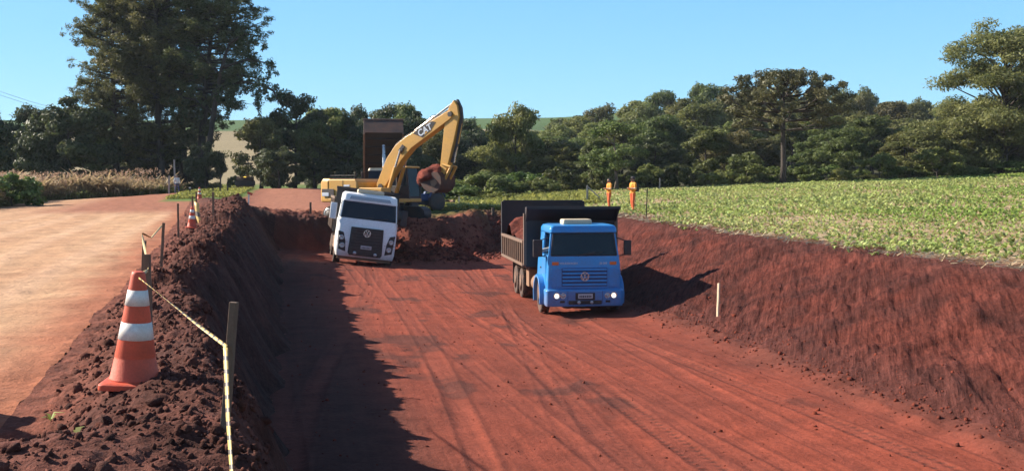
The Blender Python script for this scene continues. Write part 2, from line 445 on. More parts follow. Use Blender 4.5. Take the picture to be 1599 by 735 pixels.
# ================================================================== TERRAIN SHEETS
def srows():
    out = [1.6]
    while out[-1] < 116:
        s = out[-1]; d = max(.02, .0052 * s)
        if 53 < s < 67: d = .17
        if s > 70: d = min(.012 * s, .9)
        out.append(s + d)
    return np.array(out)
S_ = srows()
def strip(name, la, lb, n, mat, colf, pw=1.0, rows=None):
    s = S_ if rows is None else rows
    w = np.linspace(0, 1, n) ** pw
    a, b = la(s), lb(s)
    SS = np.repeat(s[:, None], n, 1); TT = a[:, None] + (b - a)[:, None] * w[None]
    Z = ground_z(SS.ravel(), TT.ravel())
    X, Y = to_xy(SS.ravel(), TT.ravel())
    V = np.stack([X, Y, Z], 1)
    i = np.arange(len(s) * n).reshape(len(s), n)
    Fq = np.stack([i[:-1, :-1].ravel(), i[:-1, 1:].ravel(), i[1:, 1:].ravel(), i[1:, :-1].ravel()], 1)
    col = colf(SS.ravel(), TT.ravel(), Z)
    o = np_mesh(name, V, Fq, mat, smooth=True, col=col, uv=np.stack([SS.ravel(), TT.ravel()], 1))
    o['kind'] = 'structure'
    return o
C = lambda *v: np.array(v)
def mixc(a, b, f): return a + (b - a) * np.asarray(f)[:, None]
ROADC, ROADD = C(.47, .285, .165), C(.35, .18, .10)
FLOORC, FLOORD = C(.228, .052, .030), C(.125, .036, .025)
BANKC, BANKD = C(.150, .040, .028), C(.084, .027, .021)
BERMC, BERMD = C(.125, .046, .033), C(.066, .028, .022)
FIELDC, STRAW = C(.33, .235, .135), C(.46, .35, .22)
GRASS = C(.07, .10, .025)
DUST = C(.33, .125, .075)

def meadow(c, s, t):
    n_ = .5 * fbm(s * .4, t * .4, 75, 3)
    return mixc(c, C(.10, .15, .035), sst(83, 87, s + n_) * sst(-12.2, -11.4, t + n_) * sst(-5.4, -6.3, t + n_))
def c_road(s, t, z):
    tt = t - L_cone(s)
    f = np.clip(.5 + .9 * fbm(s * .12, tt * 1.3, 81, 4), 0, 1)
    g = np.clip(.5 + 1.1 * fbm(s * 1.4, tt * .7, 82, 4), 0, 1)
    c = mixc(ROADC, ROADD, .35 * f + .35 * g ** 2)
    edge = sst(1.3, 0, L_foot(s) + .0 - t + .25 * fbm(s * 1.1, t, 83, 3))      # redder soil spilled along the berm
    c = mixc(c, C(.30, .095, .05), edge * .85)
    c = mixc(c, BERMC, np.clip(np.exp(-((t + 3.4) / .75) ** 4 - ((s - 8.35) / 1.3) ** 4), 0, 1))
    for o_ in (-2.2, -4.0, -6.6, -8.4):     # packed wheel lines
        c = mixc(c, C(.53, .335, .215), np.exp(-((tt - o_ - .4 * np.sin(s * .05 + o_)) / .34) ** 4) * .45)
    return meadow(mixc(c, C(.28, .115, .07), sst(60, 72, s) * sst(-14, -9, t + .07 * s)), s, t)
def c_berm(s, t, z):
    f = np.clip(.5 + .9 * fbm(s * 1.2, t * 1.2, 84, 4), 0, 1)
    c = mixc(BERMC, BERMD, f)
    return meadow(mixc(c, C(.19, .065, .042), sst(.9, 0, t - L_foot(s)) * .8), s, t)
def c_cut(s, t, z):
    f = np.clip(.5 + fbm(s * .8, t * 1.5, 85, 4), 0, 1)
    c = mixc(BANKC, BANKD, f)
    far = sst(0, 1, (s - send(t)) / 3.0) * sst(1.3, 2.2, z)
    c = mixc(c, C(.21, .07, .045), far)
    return c
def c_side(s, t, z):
    c = mixc(C(.050, .026, .021) + 0 * c_berm(s, t, z), C(.085, .034, .025), np.clip(.5 + fbm(s * .9, t * .9, 76, 3), 0, 1) * .5)  # shade on the left face painted in as near-black soil colour
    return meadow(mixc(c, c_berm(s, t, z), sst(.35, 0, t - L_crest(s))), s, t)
def c_floor(s, t, z):
    wob = .5 * fbm(s * .06, t * 0, 44, 2)
    f = np.clip(.40 + .8 * fbm(s * .06, (t + wob) * .8, 86, 4) + .22 * fbm(s * .2, (t + wob) * 4, 87, 3) + .4 * fbm(s * .5, t * .6, 79, 4), 0, 1)
    c = mixc(FLOORC, FLOORD, f * .75)
    c = mixc(c, C(.050, .026, .021), sst(2.6, .6, t - .25 * fbm(s * .5, t * 0, 88, 2) + .06 * (s - 14)) * .8)   # left bank's shadow deepened in the soil colour along the toe
    zt, mt, tt_ = tracks(s, t)
    c = mixc(c, C(.235, .062, .040) + 0 * c, np.clip(mt, 0, 1) * .3)
    c = mixc(c, C(.085, .030, .023) + 0 * c, np.clip(np.maximum(tt_ * .8, np.clip(zt / .02, 0, 1) * .3), 0, 1))
    dp = sst(.30, .55, fbm(s * .55, t * .8, 77, 4)) * sst(14, 20, s); c = mixc(c, C(.085, .03, .023), dp * .8)
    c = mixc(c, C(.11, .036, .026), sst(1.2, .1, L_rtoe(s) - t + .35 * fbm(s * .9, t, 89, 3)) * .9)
    far = sst(0, 1, (s - send(t)) / 3.0)
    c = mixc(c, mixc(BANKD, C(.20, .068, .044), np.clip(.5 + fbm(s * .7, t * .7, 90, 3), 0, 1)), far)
    c = mixc(c, C(.045, .024, .02) + 0 * c, far * sst(2.5, 1.0, t) * sst(2.3, 1.7, z))  # end wall's shade painted in, left of the white truck
    road2 = sst(63, 68, s) * sst(4.5, 1.5, np.abs(t - (-1.5 - .02 * (s - 60))))
    c = mixc(c, C(.30, .125, .078), road2)
    grass = sst(62, 70, s) * sst(2.5, 5.5, t + .8 * fbm(s * .3, t * .3, 91, 3)) 
    return meadow(mixc(c, GRASS, grass), s, t)
def c_field(s, t, z):
    Xf, Yf = to_xy(s, t)
    f = np.clip(.5 + .8 * fbm(s * .25, t * .25, 92, 4), 0, 1)
    c = mixc(FIELDC, STRAW, f * .9)
    e = sst(0, 2.2, t - L_fedge(s) + .9 * fbm(s * .6, t * .6, 93, 3))
    c = mixc(c, C(.06, .055, .028), sst(98, 101, Yf))
    return mixc(C(.13, .046, .034) + 0 * c, c, e)
def c_bank(s, t, z):
    c = c_cut(s, t, z)
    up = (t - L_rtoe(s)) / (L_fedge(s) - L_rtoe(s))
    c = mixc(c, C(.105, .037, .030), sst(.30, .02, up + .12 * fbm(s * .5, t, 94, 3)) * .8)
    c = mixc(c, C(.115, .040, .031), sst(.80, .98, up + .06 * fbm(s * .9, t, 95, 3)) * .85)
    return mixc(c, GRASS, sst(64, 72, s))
def c_verge(s, t, z):
    f = np.clip(.5 + .8 * fbm(s * .3, t * .3, 96, 3), 0, 1)
    return mixc(C(.10, .085, .035), C(.17, .125, .06), f)
M_SOIL = soil_mat('red_soil', None, .05, .035, .012, .38)
M_ROAD = soil_mat('road_dirt', ((1.6, .5, 1), R(-5.5), .02, .12), .05, .025, .006, .16)
M_FLOOR = soil_mat('floor_dirt', ((6.5, .27, 1), 0, .016, .09), .04, .022, .008, .2)
M_BANK = soil_mat('scraped_bank', ((.75, .085, 1), R(27), .30, .46), .06, .07, .02, .34)
M_FIELD = soil_mat('field_soil', None, .03, .02, .01, .35)
strip('verge_ground', lambda s: -62 + 0 * s, L_roadleft, 60, M_FIELD, c_verge)
strip('dirt_road', L_roadleft, L_foot, 170, M_ROAD, c_road, .8)
strip('soil_bank', L_foot, L_crest, 90, M_SOIL, c_berm)
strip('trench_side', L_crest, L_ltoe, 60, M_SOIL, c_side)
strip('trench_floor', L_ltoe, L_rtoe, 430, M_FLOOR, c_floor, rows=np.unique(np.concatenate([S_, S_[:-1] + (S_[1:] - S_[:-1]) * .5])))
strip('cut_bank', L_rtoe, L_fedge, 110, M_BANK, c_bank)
strip('crop_field_ground', L_fedge, lambda s: 97 + 0 * s, 130, M_FIELD, c_field, 1.6)

# the one big ground sheet, out to the horizon
def big_ground():
    ax = np.concatenate([np.linspace(-2600, -320, 30), np.linspace(-300, 300, 180), np.linspace(320, 2600, 30)])
    ay = np.concatenate([np.linspace(-800, -40, 12), np.linspace(-30, 300, 110), np.linspace(306, 700, 90), np.linspace(740, 3600, 24)])
    X, Y = np.meshgrid(ax, ay); X = X.ravel(); Y = Y.ravel()
    s, t = to_st(X, Y)
    Z = Hn(X, Y) - .05
    ins = (s > 8) & (s < 108) & (t > -54) & (t < 88)
    Z = np.where(ins, Z - 5, Z)
    nearz = (s > -60) & (s < 8) & (t > -2) & (t < 14.5)      # keep below the strip start
    Z = np.where(nearz, -1.2, Z)
    r = X / np.maximum(Y, 1)
    n1 = np.clip(.5 + fbm(X * .02, Y * .02, 101, 4), 0, 1)
    c = mixc(C(.10, .14, .035), C(.14, .17, .05), n1)                       # meadow
    lines = .5 + .5 * np.sin((Y - .10 * X + 6 * fbm(X * .01, Y * .01, 104, 2)) * .9)
    tan_ = mixc(C(.22, .175, .10), C(.28, .225, .13), .5 * n1 + .5 * lines)
    c = mixc(c, tan_, sst(163, 172, Y))
    c = mixc(c, C(.075, .125, .045) + 0 * c, sst(346, 351, Y))
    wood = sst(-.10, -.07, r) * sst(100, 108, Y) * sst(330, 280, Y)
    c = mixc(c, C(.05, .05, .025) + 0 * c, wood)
    c = mixc(c, C(.26, .11, .066) + 0 * c, sst(9, 6.5, np.abs(X + .2 * Y - 0)) * (Y < 119) * (Y > 0))
    n, m = len(ay), len(ax)
    i = np.arange(n * m).reshape(n, m)
    Fq = np.stack([i[:-1, :-1].ravel(), i[:-1, 1:].ravel(), i[1:, 1:].ravel(), i[1:, :-1].ravel()], 1)
    o = np_mesh('ground', np.stack([X, Y, Z], 1), Fq, soil_mat('meadow_ground', None, .1, .03, .0, .22), smooth=True, col=c)
    o['kind'] = 'structure'
big_ground()

# ================================================================== CLODS (uncountable loose soil)
def clod_proto(seed):
    r = np.random.default_rng(seed)
    import bmesh
    bm = bmesh.new(); bmesh.ops.create_icosphere(bm, subdivisions=1, radius=1)
    V = np.array([v.co[:] for v in bm.verts]); Fc = np.array([[v.index for v in f.verts] for f in bm.faces]); bm.free()
    V = V * (.7 + .6 * r.random((len(V), 1))) * np.array([1, .8, .62])
    return V, Fc
PROT = [clod_proto(k) for k in range(10)]
def scatter_clods(name, s, t, size, colA, colB, label=None):
    n = len(s); z = ground_z(s, t); X, Y = to_xy(s, t)
    Vs, Fs, Cs = [], [], []; off = 0
    for k in range(n):
        V, Fc = PROT[rng.integers(10)]
        q = Euler(tuple(rng.random(3) * 6.28)).to_matrix(); M = np.array(q)
        v = (V * size[k]) @ M.T + np.array([X[k], Y[k], z[k] + size[k] * .05])
        Vs.append(v); Fs.append(Fc + off); off += len(v)
        Cs.append(np.repeat((colA + (colB - colA) * rng.random())[None], len(v), 0))
    o = np_mesh(name, np.concatenate(Vs), np.concatenate(Fs), M_SOIL, smooth=False, col=np.concatenate(Cs))
    tag(o, label, 'soil', kind='stuff'); return o
n = 19000
s = 2.6 + 60 * rng.random(n) ** 2.0
a, b = L_foot(s), L_crest(s)
t = a + (b - a) * (.15 + 1.0 * rng.random(n) ** .7)
sz = np.exp(rng.normal(-4.45, .62, n)); sz = np.clip(sz, .006, .060) * np.interp(s, [2, 10, 30, 60], [.85, 1.1, 1.5, 2.3])
scatter_clods('berm_clods', s, t, sz, BERMC * 1.05, BERMD, 'loose dark red soil clods heaped along the bank beside the dirt road')
n = 2600
s = 9 + 50 * rng.random(n) ** 1.2
t = L_rtoe(s) + rng.normal(-.12, .32, n) + (rng.random(n) < .14) * rng.random(n) * 1.2
sz = np.clip(np.exp(rng.normal(-4.0, .6, n)), .01, .12)
scatter_clods('toe_clods', s, t, sz, FLOORC * .9, BANKD, 'line of crumbled soil at the foot of the right cut bank')
n = 2600
t = rng.uniform(3.5, 11.5, n); s = send(t) + rng.normal(0, 1.9, n)
sz = np.clip(np.exp(rng.normal(-2.9, .5, n)), .03, .25)
scatter_clods('heap_clods', s, t, sz, BANKC, BANKD, 'rough lumps of dug soil on the heap behind the trucks')
n = 1500
s = 8 + 46 * rng.random(n) ** 1.3; t = rng.uniform(-1, 9.5, n)
sz = np.clip(np.exp(rng.normal(-4.1, .5, n)), .008, .06)
scatter_clods('floor_clods', s, t, sz, FLOORC * .8, FLOORD, 'scattered crumbs of soil on the trench floor')

# ================================================================== CROP SEEDLINGS, STRAW
def leaf_fan(name, X, Y, Z, h, nl, mat, width=.22, droop=.5, tint=None, segs=2):
    """every plant: nl blade leaves of two quads each, arching outwards"""
    n = len(X); k = n * nl
    az = rng.random(k) * 2 * pi; L = np.repeat(h, nl) * (.75 + .5 * rng.random(k)); el = R(38) + R(42) * rng.random(k)
    px, py, pz = np.repeat(X, nl), np.repeat(Y, nl), np.repeat(Z, nl)
    dx, dy = np.cos(az), np.sin(az); sx, sy = -dy, dx
    w = L * width
    def row(f, e, wf):
        hx = f * L * np.cos(e); hz = f * L * np.sin(e)
        bx, by, bz = px + dx * hx, py + dy * hx, pz + hz
        return (np.stack([bx - sx * w * wf, by - sy * w * wf, bz], 1), np.stack([bx + sx * w * wf, by + sy * w * wf, bz], 1))
    r0 = row(0 * L + .02, el, .35); r1 = row(.6 + 0 * L, el, 1.0); r2 = row(1 + 0 * L, el - droop * (.6 + .6 * rng.random(k)), .18)
    V = np.stack([r0[0], r0[1], r1[0], r1[1], r2[0], r2[1]], 1).reshape(-1, 3)
    b = np.arange(k)[:, None] * 6
    Fq = np.concatenate([b + np.array([0, 1, 3, 2]), b + np.array([2, 3, 5, 4])], 0)
    tc = np.zeros((k, 3)); tc[:, 0] = np.repeat(tint if tint is not None else rng.random(n), nl); tc[:, 1] = rng.random(k)
    return np_mesh(name, V, Fq, mat, col=np.repeat(tc, 6, 0), colname='tint')
M_CROP = leaf_mat('crop_leaf', (.26, .36, .080), (.43, .46, .18), .42, 0)
rows_t = np.arange(13.9, 92, .48)
ss = np.arange(9, 112, .17)
SSg, TTg = np.meshgrid(ss, rows_t); SSg = SSg.ravel(); TTg = TTg.ravel()
SSg = SSg + rng.normal(0, .07, len(SSg)); TTg = TTg + rng.normal(0, .05, len(TTg))
X, Y = to_xy(SSg, TTg)
dens = .78 + .95 * fbm(SSg * .14, TTg * .2, 111, 4) - 1.0 * sst(1.0, -.3, (TTg - L_fedge(SSg)) / 1.4)
keep = (rng.random(len(X)) < dens) & (TTg > L_fedge(SSg) - .55) & (Y < 103) & (X / Y < .56) & (Y > 12) & (rng.random(len(X)) < np.interp(Y, [20, 60, 100], [1, .8, .62]))
X, Y = X[keep], Y[keep]; sk_, tk_ = SSg[keep], TTg[keep]
hh = np.clip(.185 + .08 * fbm(sk_ * .1, tk_ * .1, 113, 3), .12, .5) * rng.uniform(.7, 1.3, len(X)) * np.interp(Y, [20, 60, 100], [1, 1.1, 1.3])
o = leaf_fan('crop_seedlings', X, Y, ground_z(sk_, tk_), hh, 5, M_CROP, .2, .55, np.clip(.5 + .9 * fbm(sk_ * .1, tk_ * .12, 114, 3) + rng.normal(0, .15, len(X)), 0, 1))
tag(o, 'rows of young green crop plants covering the field right of the cut', 'crop plants', kind='stuff')
# dry straw lying between the rows
M_STRAW = paint('dry_straw', (.55, .43, .26), .9, amount=.0)
n = 60000
s = 10 + 95 * rng.random(n) ** 1.3; t = L_fedge(s) - .1 + 75 * rng.random(n) ** 1.5
X, Y = to_xy(s, t); k = (X / Y < .56) & (Y < 100); s, t, X, Y = s[k], t[k], X[k], Y[k]; n = len(s)
az = rng.random(n) * pi; L = rng.uniform(.08, .34, n) * np.interp(Y, [20, 90], [1, 2]); wv = .006 * np.interp(Y, [15, 90], [1, 3])
z = ground_z(s, t) + .015 + .03 * rng.random(n)
dx, dy = np.cos(az) * L / 2, np.sin(az) * L / 2; sx, sy = -np.sin(az) * wv, np.cos(az) * wv
tz = rng.normal(0, .035, n)
V = np.stack([np.stack([X - dx - sx, Y - dy - sy, z - tz], 1), np.stack([X - dx + sx, Y - dy + sy, z - tz + .012], 1), np.stack([X + dx + sx, Y + dy + sy, z + tz + .012], 1), np.stack([X + dx - sx, Y + dy - sy, z + tz], 1)], 1).reshape(-1, 3)
o = np_mesh('straw_litter', V, np.arange(n * 4).reshape(-1, 4), M_STRAW)
tag(o, 'dry straw stubble lying between the crop rows and on the bank edge', 'straw', kind='stuff')
# ================================================================== VEGETATION
def leaf_cloud(cs, rs, ns, size, r, flat=.55, up=.35, dark=None, jit=.5):
    """clumps of leaf quads: centres cs (n,3), radii rs (n,3), counts ns"""
    idx = np.repeat(np.arange(len(cs)), ns); k = len(idx)
    d = r.normal(size=(k, 3)); d /= np.linalg.norm(d, axis=1, keepdims=True)
    rad = r.random(k) ** .42
    Pp = cs[idx] + d * rs[idx] * rad[:, None]
    nrm = d * .8 + r.normal(size=(k, 3)) * jit + np.array([0, 0, up]); nrm /= np.linalg.norm(nrm, axis=1, keepdims=True)
    a = np.cross(nrm, r.normal(size=(k, 3))); a /= np.linalg.norm(a, axis=1, keepdims=True)
    b = np.cross(nrm, a)
    sz = size * (.6 + .8 * r.random(k))
    A = a * sz[:, None]; B = b * (sz * flat)[:, None]
    V = np.stack([Pp - A, Pp + B * .9 - A * .1, Pp + A, Pp - B * .9 + A * .1], 1).reshape(-1, 3)
    tint = np.zeros((k, 3)); ct = r.random(len(cs)); tint[:, 0] = np.clip(ct[idx] * .7 + .3 * r.random(k), 0, 1); tint[:, 1] = r.random(k)
    return V, np.repeat(tint, 4, 0)
def crown_mesh(name, V, T, mat, parent):
    return np_mesh(name, V, np.arange(len(V)).reshape(-1, 4), mat, parent, col=T, colname='tint')

M_BARK = bark_mat('bark', (.05, .038, .03)); M_BARKP = bark_mat('pale_bark', (.16, .125, .095))
M_BROAD = leaf_mat('broad_leaf', (.080, .112, .030), (.155, .185, .055), .46, .42)
M_OLIVE = leaf_mat('olive_leaf', (.100, .115, .036), (.180, .182, .065), .46, .35)
M_DARKL = leaf_mat('dark_leaf', (.045, .066, .026), (.085, .105, .040), .36, .2)
M_PINE = leaf_mat('pine_needles', (.060, .080, .028), (.140, .150, .052), .40, .12)
M_ARAU = leaf_mat('araucaria_needles', (.060, .075, .030), (.125, .130, .050), .22, .05)
M_SHRUB = leaf_mat('shrub_leaf', (.075, .12, .025), (.15, .20, .05), .3, .2)

def trunk_mb(h, r0, r, lean=.06, fork=4, spread=.35, start=.45):
    mb = MB()
    p = [Vector((lean * h * (k / 6) ** 1.5 * .5 + r.normal(0, .03 * h * .2), r.normal(0, .03 * h * .2), h * .75 * k / 6 - (.4 if k == 0 else 0))) for k in range(7)]
    mb.tube(p, [r0 * (1.5 if k == 0 else 1 - .75 * k / 6) for k in range(7)], 8)
    for q in range(fork):
        a = r.random() * 6.28; i = int(r.integers(int(start * 6), 6)); b = p[i]
        L = h * spread * (.6 + .5 * r.random()) * .8
        e = b + Vector((cos(a) * L, sin(a) * L, L * (.5 + .7 * r.random()))); e.z = min(e.z, .80 * h)
        m = (b + e) / 2 + Vector((0, 0, -.06 * h * r.random()))
        mb.tube([b, m, e], [r0 * .45, r0 * .3, r0 * .1], 6)
    return mb
def broad_proto(seed, h=10., w=8., nclump=34, leaves=16500, size=.19, mat=None, bark=None, base=.16, shape='round', gap=.0, jit=.5, kind='broadleaf_tree'):
    """crown of many leafy clumps spread unevenly through an ovoid; returns a root Empty with trunk and crown"""
    r = np.random.default_rng(seed)
    root = empty(kind)
    tb = trunk_mb(h, .022 * h, r, fork=6)
    tb.build('trunk', bark or M_BARK, root, smooth=True)
    cs, rs = [], []
    zc = h * (base + 1) / 2; hz = h * (1 - base) / 2
    lob = r.normal(size=(7, 3)); lob /= np.linalg.norm(lob, axis=1, keepdims=True); la = r.uniform(-.22, .25, 7)
    for k in range(nclump):
        d = r.normal(size=3); d /= np.linalg.norm(d)
        if shape == 'wide' and d[2] < -.2: d[2] *= .3
        bulge = 1 + float(np.sum(la * np.clip(lob @ d, 0, 1) ** 3))
        q = r.random() ** .30 * .88
        zf = r.random() ** .8; an = r.random() * 6.28; pr = (1 - (abs(2 * zf - .75) / 1.3) ** 2.6) ** .6
        c = np.array([cos(an) * w / 2 * q * bulge * pr, sin(an) * w / 2 * q * bulge * pr, h * (base + .05) + (h * (1 - base) * .88) * zf * (.9 + .1 * bulge)])
        rr = (.12 + .11 * r.random()) * w * .78
        cs.append(c); rs.append([rr, rr, rr * (.55 + .25 * r.random())])
    cs, rs = np.array(cs), np.array(rs)
    vol = rs[:, 0] ** 2; ns = np.maximum(30, (leaves * vol / vol.sum()).astype(int))
    V, T = leaf_cloud(cs, rs, ns, size, r, jit=jit)
    # thin sprigs reaching out of the outline
    ks = r.integers(0, len(cs), 60); d = r.normal(size=(60, 3)); d[:, 2] = np.abs(d[:, 2]) * .8; d /= np.linalg.norm(d, axis=1, keepdims=True)
    sc = cs[ks] + d * rs[ks] * 1.05
    V2, T2 = leaf_cloud(sc, np.tile([[.05 * w, .05 * w, .05 * w]], (60, 1)), np.full(60, 16), size * .9, r, jit=.7)
    crown_mesh('crown', np.concatenate([V, V2]), np.concatenate([T, T2]), mat or M_BROAD, root)
    root['h0'] = h; root['w0'] = w
    return root
def park(root):          # prototypes get their first real position from plant(); keep track whether used
    root['used'] = 0; return root
def plant(proto, X, Y, h, w, label, cat='tree', group=None, rz=None, sink=.0):
    if proto['used'] == 0: o = proto; proto['used'] = 1
    else: o = copy_tree(proto)
    o.location = (X, Y, gz(X, Y) - sink if Y < 105 and abs(X) < 60 else far_z(X, Y) - .05 - sink)
    o.rotation_euler = (0, 0, rnd.random() * 6.28 if rz is None else rz)
    o.scale = (w / proto['w0'], w / proto['w0'], h / proto['h0'])
    tag(o, label, cat, group)
    if not group and 'group' in o: del o['group']
    return o
def plant_px(proto, px, top, Y, wpx, label, cat='tree', group=None, rz=None, sink=0.):
    X = PX(px, Y); z0 = gz(X, Y) if Y < 105 and abs(X) < 60 else far_z(X, Y)
    return plant(proto, X, Y, (P(px, top, Y).z - z0) * 1.05, wpx / F * Y, label, cat, group, rz, sink)

PB = [park(broad_proto(100 + k, w=(8.5, 7.6, 9, 7.2, 8.2)[k], nclump=(44, 38, 52, 34, 42)[k], base=.02)) for k in range(5)]
PO = [park(broad_proto(120 + k, w=(9, 8)[k], nclump=38, base=.02, mat=M_OLIVE, size=.20, leaves=10500)) for k in range(2)]
PD = [park(broad_proto(140 + k, w=(8, 9)[k], nclump=36, base=.0, mat=M_DARKL)) for k in range(2)]
PS = [park(broad_proto(160 + k, h=3.2, w=4.2, nclump=20, base=.0, mat=M_SHRUB if k else M_BROAD, size=.15, leaves=3800, kind='shrub')) for k in range(2)]
PAIRY = park(broad_proto(180, h=11, w=8, nclump=26, base=.16, size=.20, leaves=7000, mat=M_BROAD, bark=M_BARKP))

ORD = ['first', 'second', 'third', 'fourth', 'fifth', 'sixth', 'seventh', 'eighth', 'ninth', 'tenth', 'eleventh', 'twelfth', 'thirteenth', 'fourteenth', 'fifteenth', 'sixteenth', 'seventeenth', 'eighteenth', 'nineteenth', 'twentieth', 'twenty-first', 'twenty-second', 'twenty-third', 'twenty-fourth']
# ---- the wooded hillside behind the crop field, row by row up the slope
SKYX = [660, 690, 740, 800, 850, 880, 920, 980, 1040, 1090, 1140, 1180, 1240, 1300, 1340, 1400, 1460, 1520, 1620]
SKYY = [205, 210, 203, 212, 206, 192, 180, 166, 151, 142, 146, 148, 150, 148, 150, 158, 162, 160, 160]
def rowplant(Y, f, x0, x1, step, words, wide=1.25, protos=None, jy=8, grp='trees of the wooded hillside behind the crop field'):
    xs = np.arange(x0, x1, step); k = 0
    for i, x in enumerate(xs):
        px = x + rnd.uniform(-.28, .28) * step; yy = Y + rnd.uniform(-.03, .03) * Y
        sky = np.interp(px, SKYX, SKYY); base = 292 - (px - 690) * .015
        top = base + (sky - base) * f + rnd.uniform(-jy, jy)
        pr = rnd.choice(protos or (PB + PB + PO))
        kind = 'dark green' if pr in PD else 'olive green' if pr in PO else 'leafy green'
        plant_px(pr, px, top, yy, step * wide * rnd.uniform(.9, 1.2), '%s tree, %s in the %s' % (kind, ORD[k], words), 'tree', grp); k += 1
rowplant(232, 1.04, 690, 1620, 44, 'topmost row of the wooded hillside from the left', 1.6, jy=5)
rowplant(196, .93, 700, 1600, 52, 'second highest hillside row from the left', 1.5)
rowplant(164, .80, 880, 1600, 58, 'middle row of the hillside wood from the left', 1.5)
rowplant(136, .70, 850, 1600, 62, 'second row behind the wood edge from the left', 1.4)
rowplant(112, .55, 960, 1620, 62, 'front row behind the crop field from the left', 1.35, jy=12, protos=PB + PO + PD[:1])
# low bushes at the field edge
for k, (px, top, wp) in enumerate([(868, 262, 60), (1000, 268, 44), (1058, 256, 60), (1110, 268, 50), (1165, 240, 84), (1262, 258, 50), (1312, 262, 50), (1372, 240, 70), (1418, 262, 56), (1462, 232, 80), (1516, 258, 70), (1580, 250, 60), (930, 262, 40)]):
    plant_px(PS[k % 2], px, top, 100 + (k % 3), wp, '%s bush, %s from the left along the far edge of the crop field' % (('dark', 'light')[k % 2], ORD[[0, 2, 3, 4, 5, 6, 7, 8, 9, 10, 11, 12, 1][k]]), 'bush', 'bushes along the field edge', sink=.2)
for k, px in enumerate(range(880, 1620, 34)):
    plant_px(PS[(k + 1) % 2], px + rnd.uniform(-8, 8), 268 + rnd.uniform(-10, 8) - (px - 880) * .012, 103.5 + rnd.uniform(-1, 1), rnd.uniform(44, 62), '%s bush, %s from the left in the hedge-like scrub behind the field-edge bushes' % (('light', 'dark')[k % 2], ORD[k]), 'bush', 'scrub behind the field-edge bushes', sink=.25)
# leaning pale trunk behind the workers
r5 = np.random.default_rng(5)

# ---- umbrella-shaped araucaria
def araucaria():
    r = np.random.default_rng(77)
    root = empty('araucaria_tree')
    H = 11.5; mb = MB()
    mb.tube([(0, 0, -.4), (.05, 0, 2), (0, .05, 5), (-.05, 0, 8), (0, 0, 10.6)], [.32, .24, .2, .16, .07], 10)
    cs, rs = [], []
    for lev, (z, L, n, rise) in enumerate([(5.6, 4.9, 9, .9), (6.5, 5.6, 12, 1.5), (7.4, 5.5, 13, 2.0), (8.2, 4.9, 12, 2.3), (9.0, 3.9, 10, 2.3), (9.7, 2.6, 8, 2.0), (10.3, 1.2, 5, 1.4)]):
        for k in range(n):
            a = 6.28 * k / n + r.uniform(-.25, .25) + lev; l = L * r.uniform(.8, 1.08)
            dx, dy = cos(a), sin(a)
            p0 = Vector((0, 0, z)); p1 = Vector((dx * l * .5, dy * l * .5, z - .05 + .12 * rise)); p2 = Vector((dx * l * .85, dy * l * .85, z + .42 * rise)); p3 = Vector((dx * l, dy * l, z + rise * .8))
            mb.tube([p0, p1, p2, p3], [.085, .065, .05, .03], 5)
            for q, (pp, rr) in enumerate([(p3, .62), (p2 + Vector((r.normal(0, .3), r.normal(0, .3), .3)), .55), ((p1 + p2) / 2 + Vector((r.normal(0, .45), r.normal(0, .45), .15)), .42)]):
                if lev == 0 and q == 2: continue
                rr *= r.uniform(.75, 1.15); cs.append(pp[:]); rs.append([rr, rr, rr * .72])
    mb.build('trunk', M_BARK, root, smooth=True)
    cs, rs = np.array(cs), np.array(rs)
    V, T = leaf_cloud(cs, rs, np.full(len(cs), 120), .16, r, flat=.35, jit=.6, up=.2)
    crown_mesh('crown', V, T, M_ARAU, root); root['h0'] = H; root['w0'] = 11.6
    return park(root)
ARA = araucaria()
plant_px(ARA, 1222, 122, 99, 205, 'tall dark umbrella-shaped tree with flat layered branches behind the crop field', rz=.4)

# ---- big tree on the right edge, several feathery layers on a forked trunk
def layered_tree(seed=31):
    r = np.random.default_rng(seed); root = empty('feathery_tree'); mb = MB()
    mb.tube([(0, 0, -.4), (.1, 0, 2), (.4, .1, 4.5), (.3, 0, 8), (.6, .1, 12)], [.42, .33, .28, .2, .07], 9)
    cs, rs = [], []
    for k in range(62):
        z = r.uniform(1.2, 12.6); a = r.random() * 6.28
        mx = np.interp(z, [1.0, 4, 8, 10.5, 13], [5.4, 6.0, 5.2, 4.0, 1.9]); l = mx * r.uniform(.35, 1)
        e = Vector((cos(a) * l + .3, sin(a) * l, z)); b = Vector((.3, 0, max(1.6, z - l * .75)))
        mb.tube([b, (b + e) / 2 + Vector((0, 0, .35)), e], [.11, .07, .03], 5)
        w = r.uniform(1.2, 2.1)
        cs.append(e[:]); rs.append([w, w, w * .42])
        for j in range(2):
            cs.append((e + Vector((r.normal(0, .9), r.normal(0, .9), r.normal(.3, .35))))[:]); rs.append([w * .6, w * .6, w * .34])
    mb.build('trunk', M_BARK, root, smooth=True)
    cs, rs = np.array(cs), np.array(rs)
    V, T = leaf_cloud(cs, rs, (rs[:, 0] ** 2 * 150).astype(int) + 30, .15, r, flat=.4, jit=.6, up=.5)
    crown_mesh('crown', V, T, M_OLIVE, root); root['h0'] = 13.2; root['w0'] = 11.5
    return park(root)
LAY = layered_tree()
plant_px(LAY, 1565, 52, 104, 225, 'tallest feathery tree at the right end of the wood, above the field', rz=1.0)
plant_px(PO[0], 1500, 190, 106, 110, 'rounded olive tree just left of the tallest feathery tree', group=None)
plant_px(PO[1], 1440, 205, 104, 100, 'broad olive tree two crowns left of the tallest feathery tree', group=None)
plant_px(PB[2], 806, 172, 120, 96, 'tall green tree rising above the bushes halfway between bucket and blue truck', rz=2.2)
plant_px(PO[0], 1588, 150, 108, 120, 'dense olive tree filling the right edge below the tallest feathery tree')
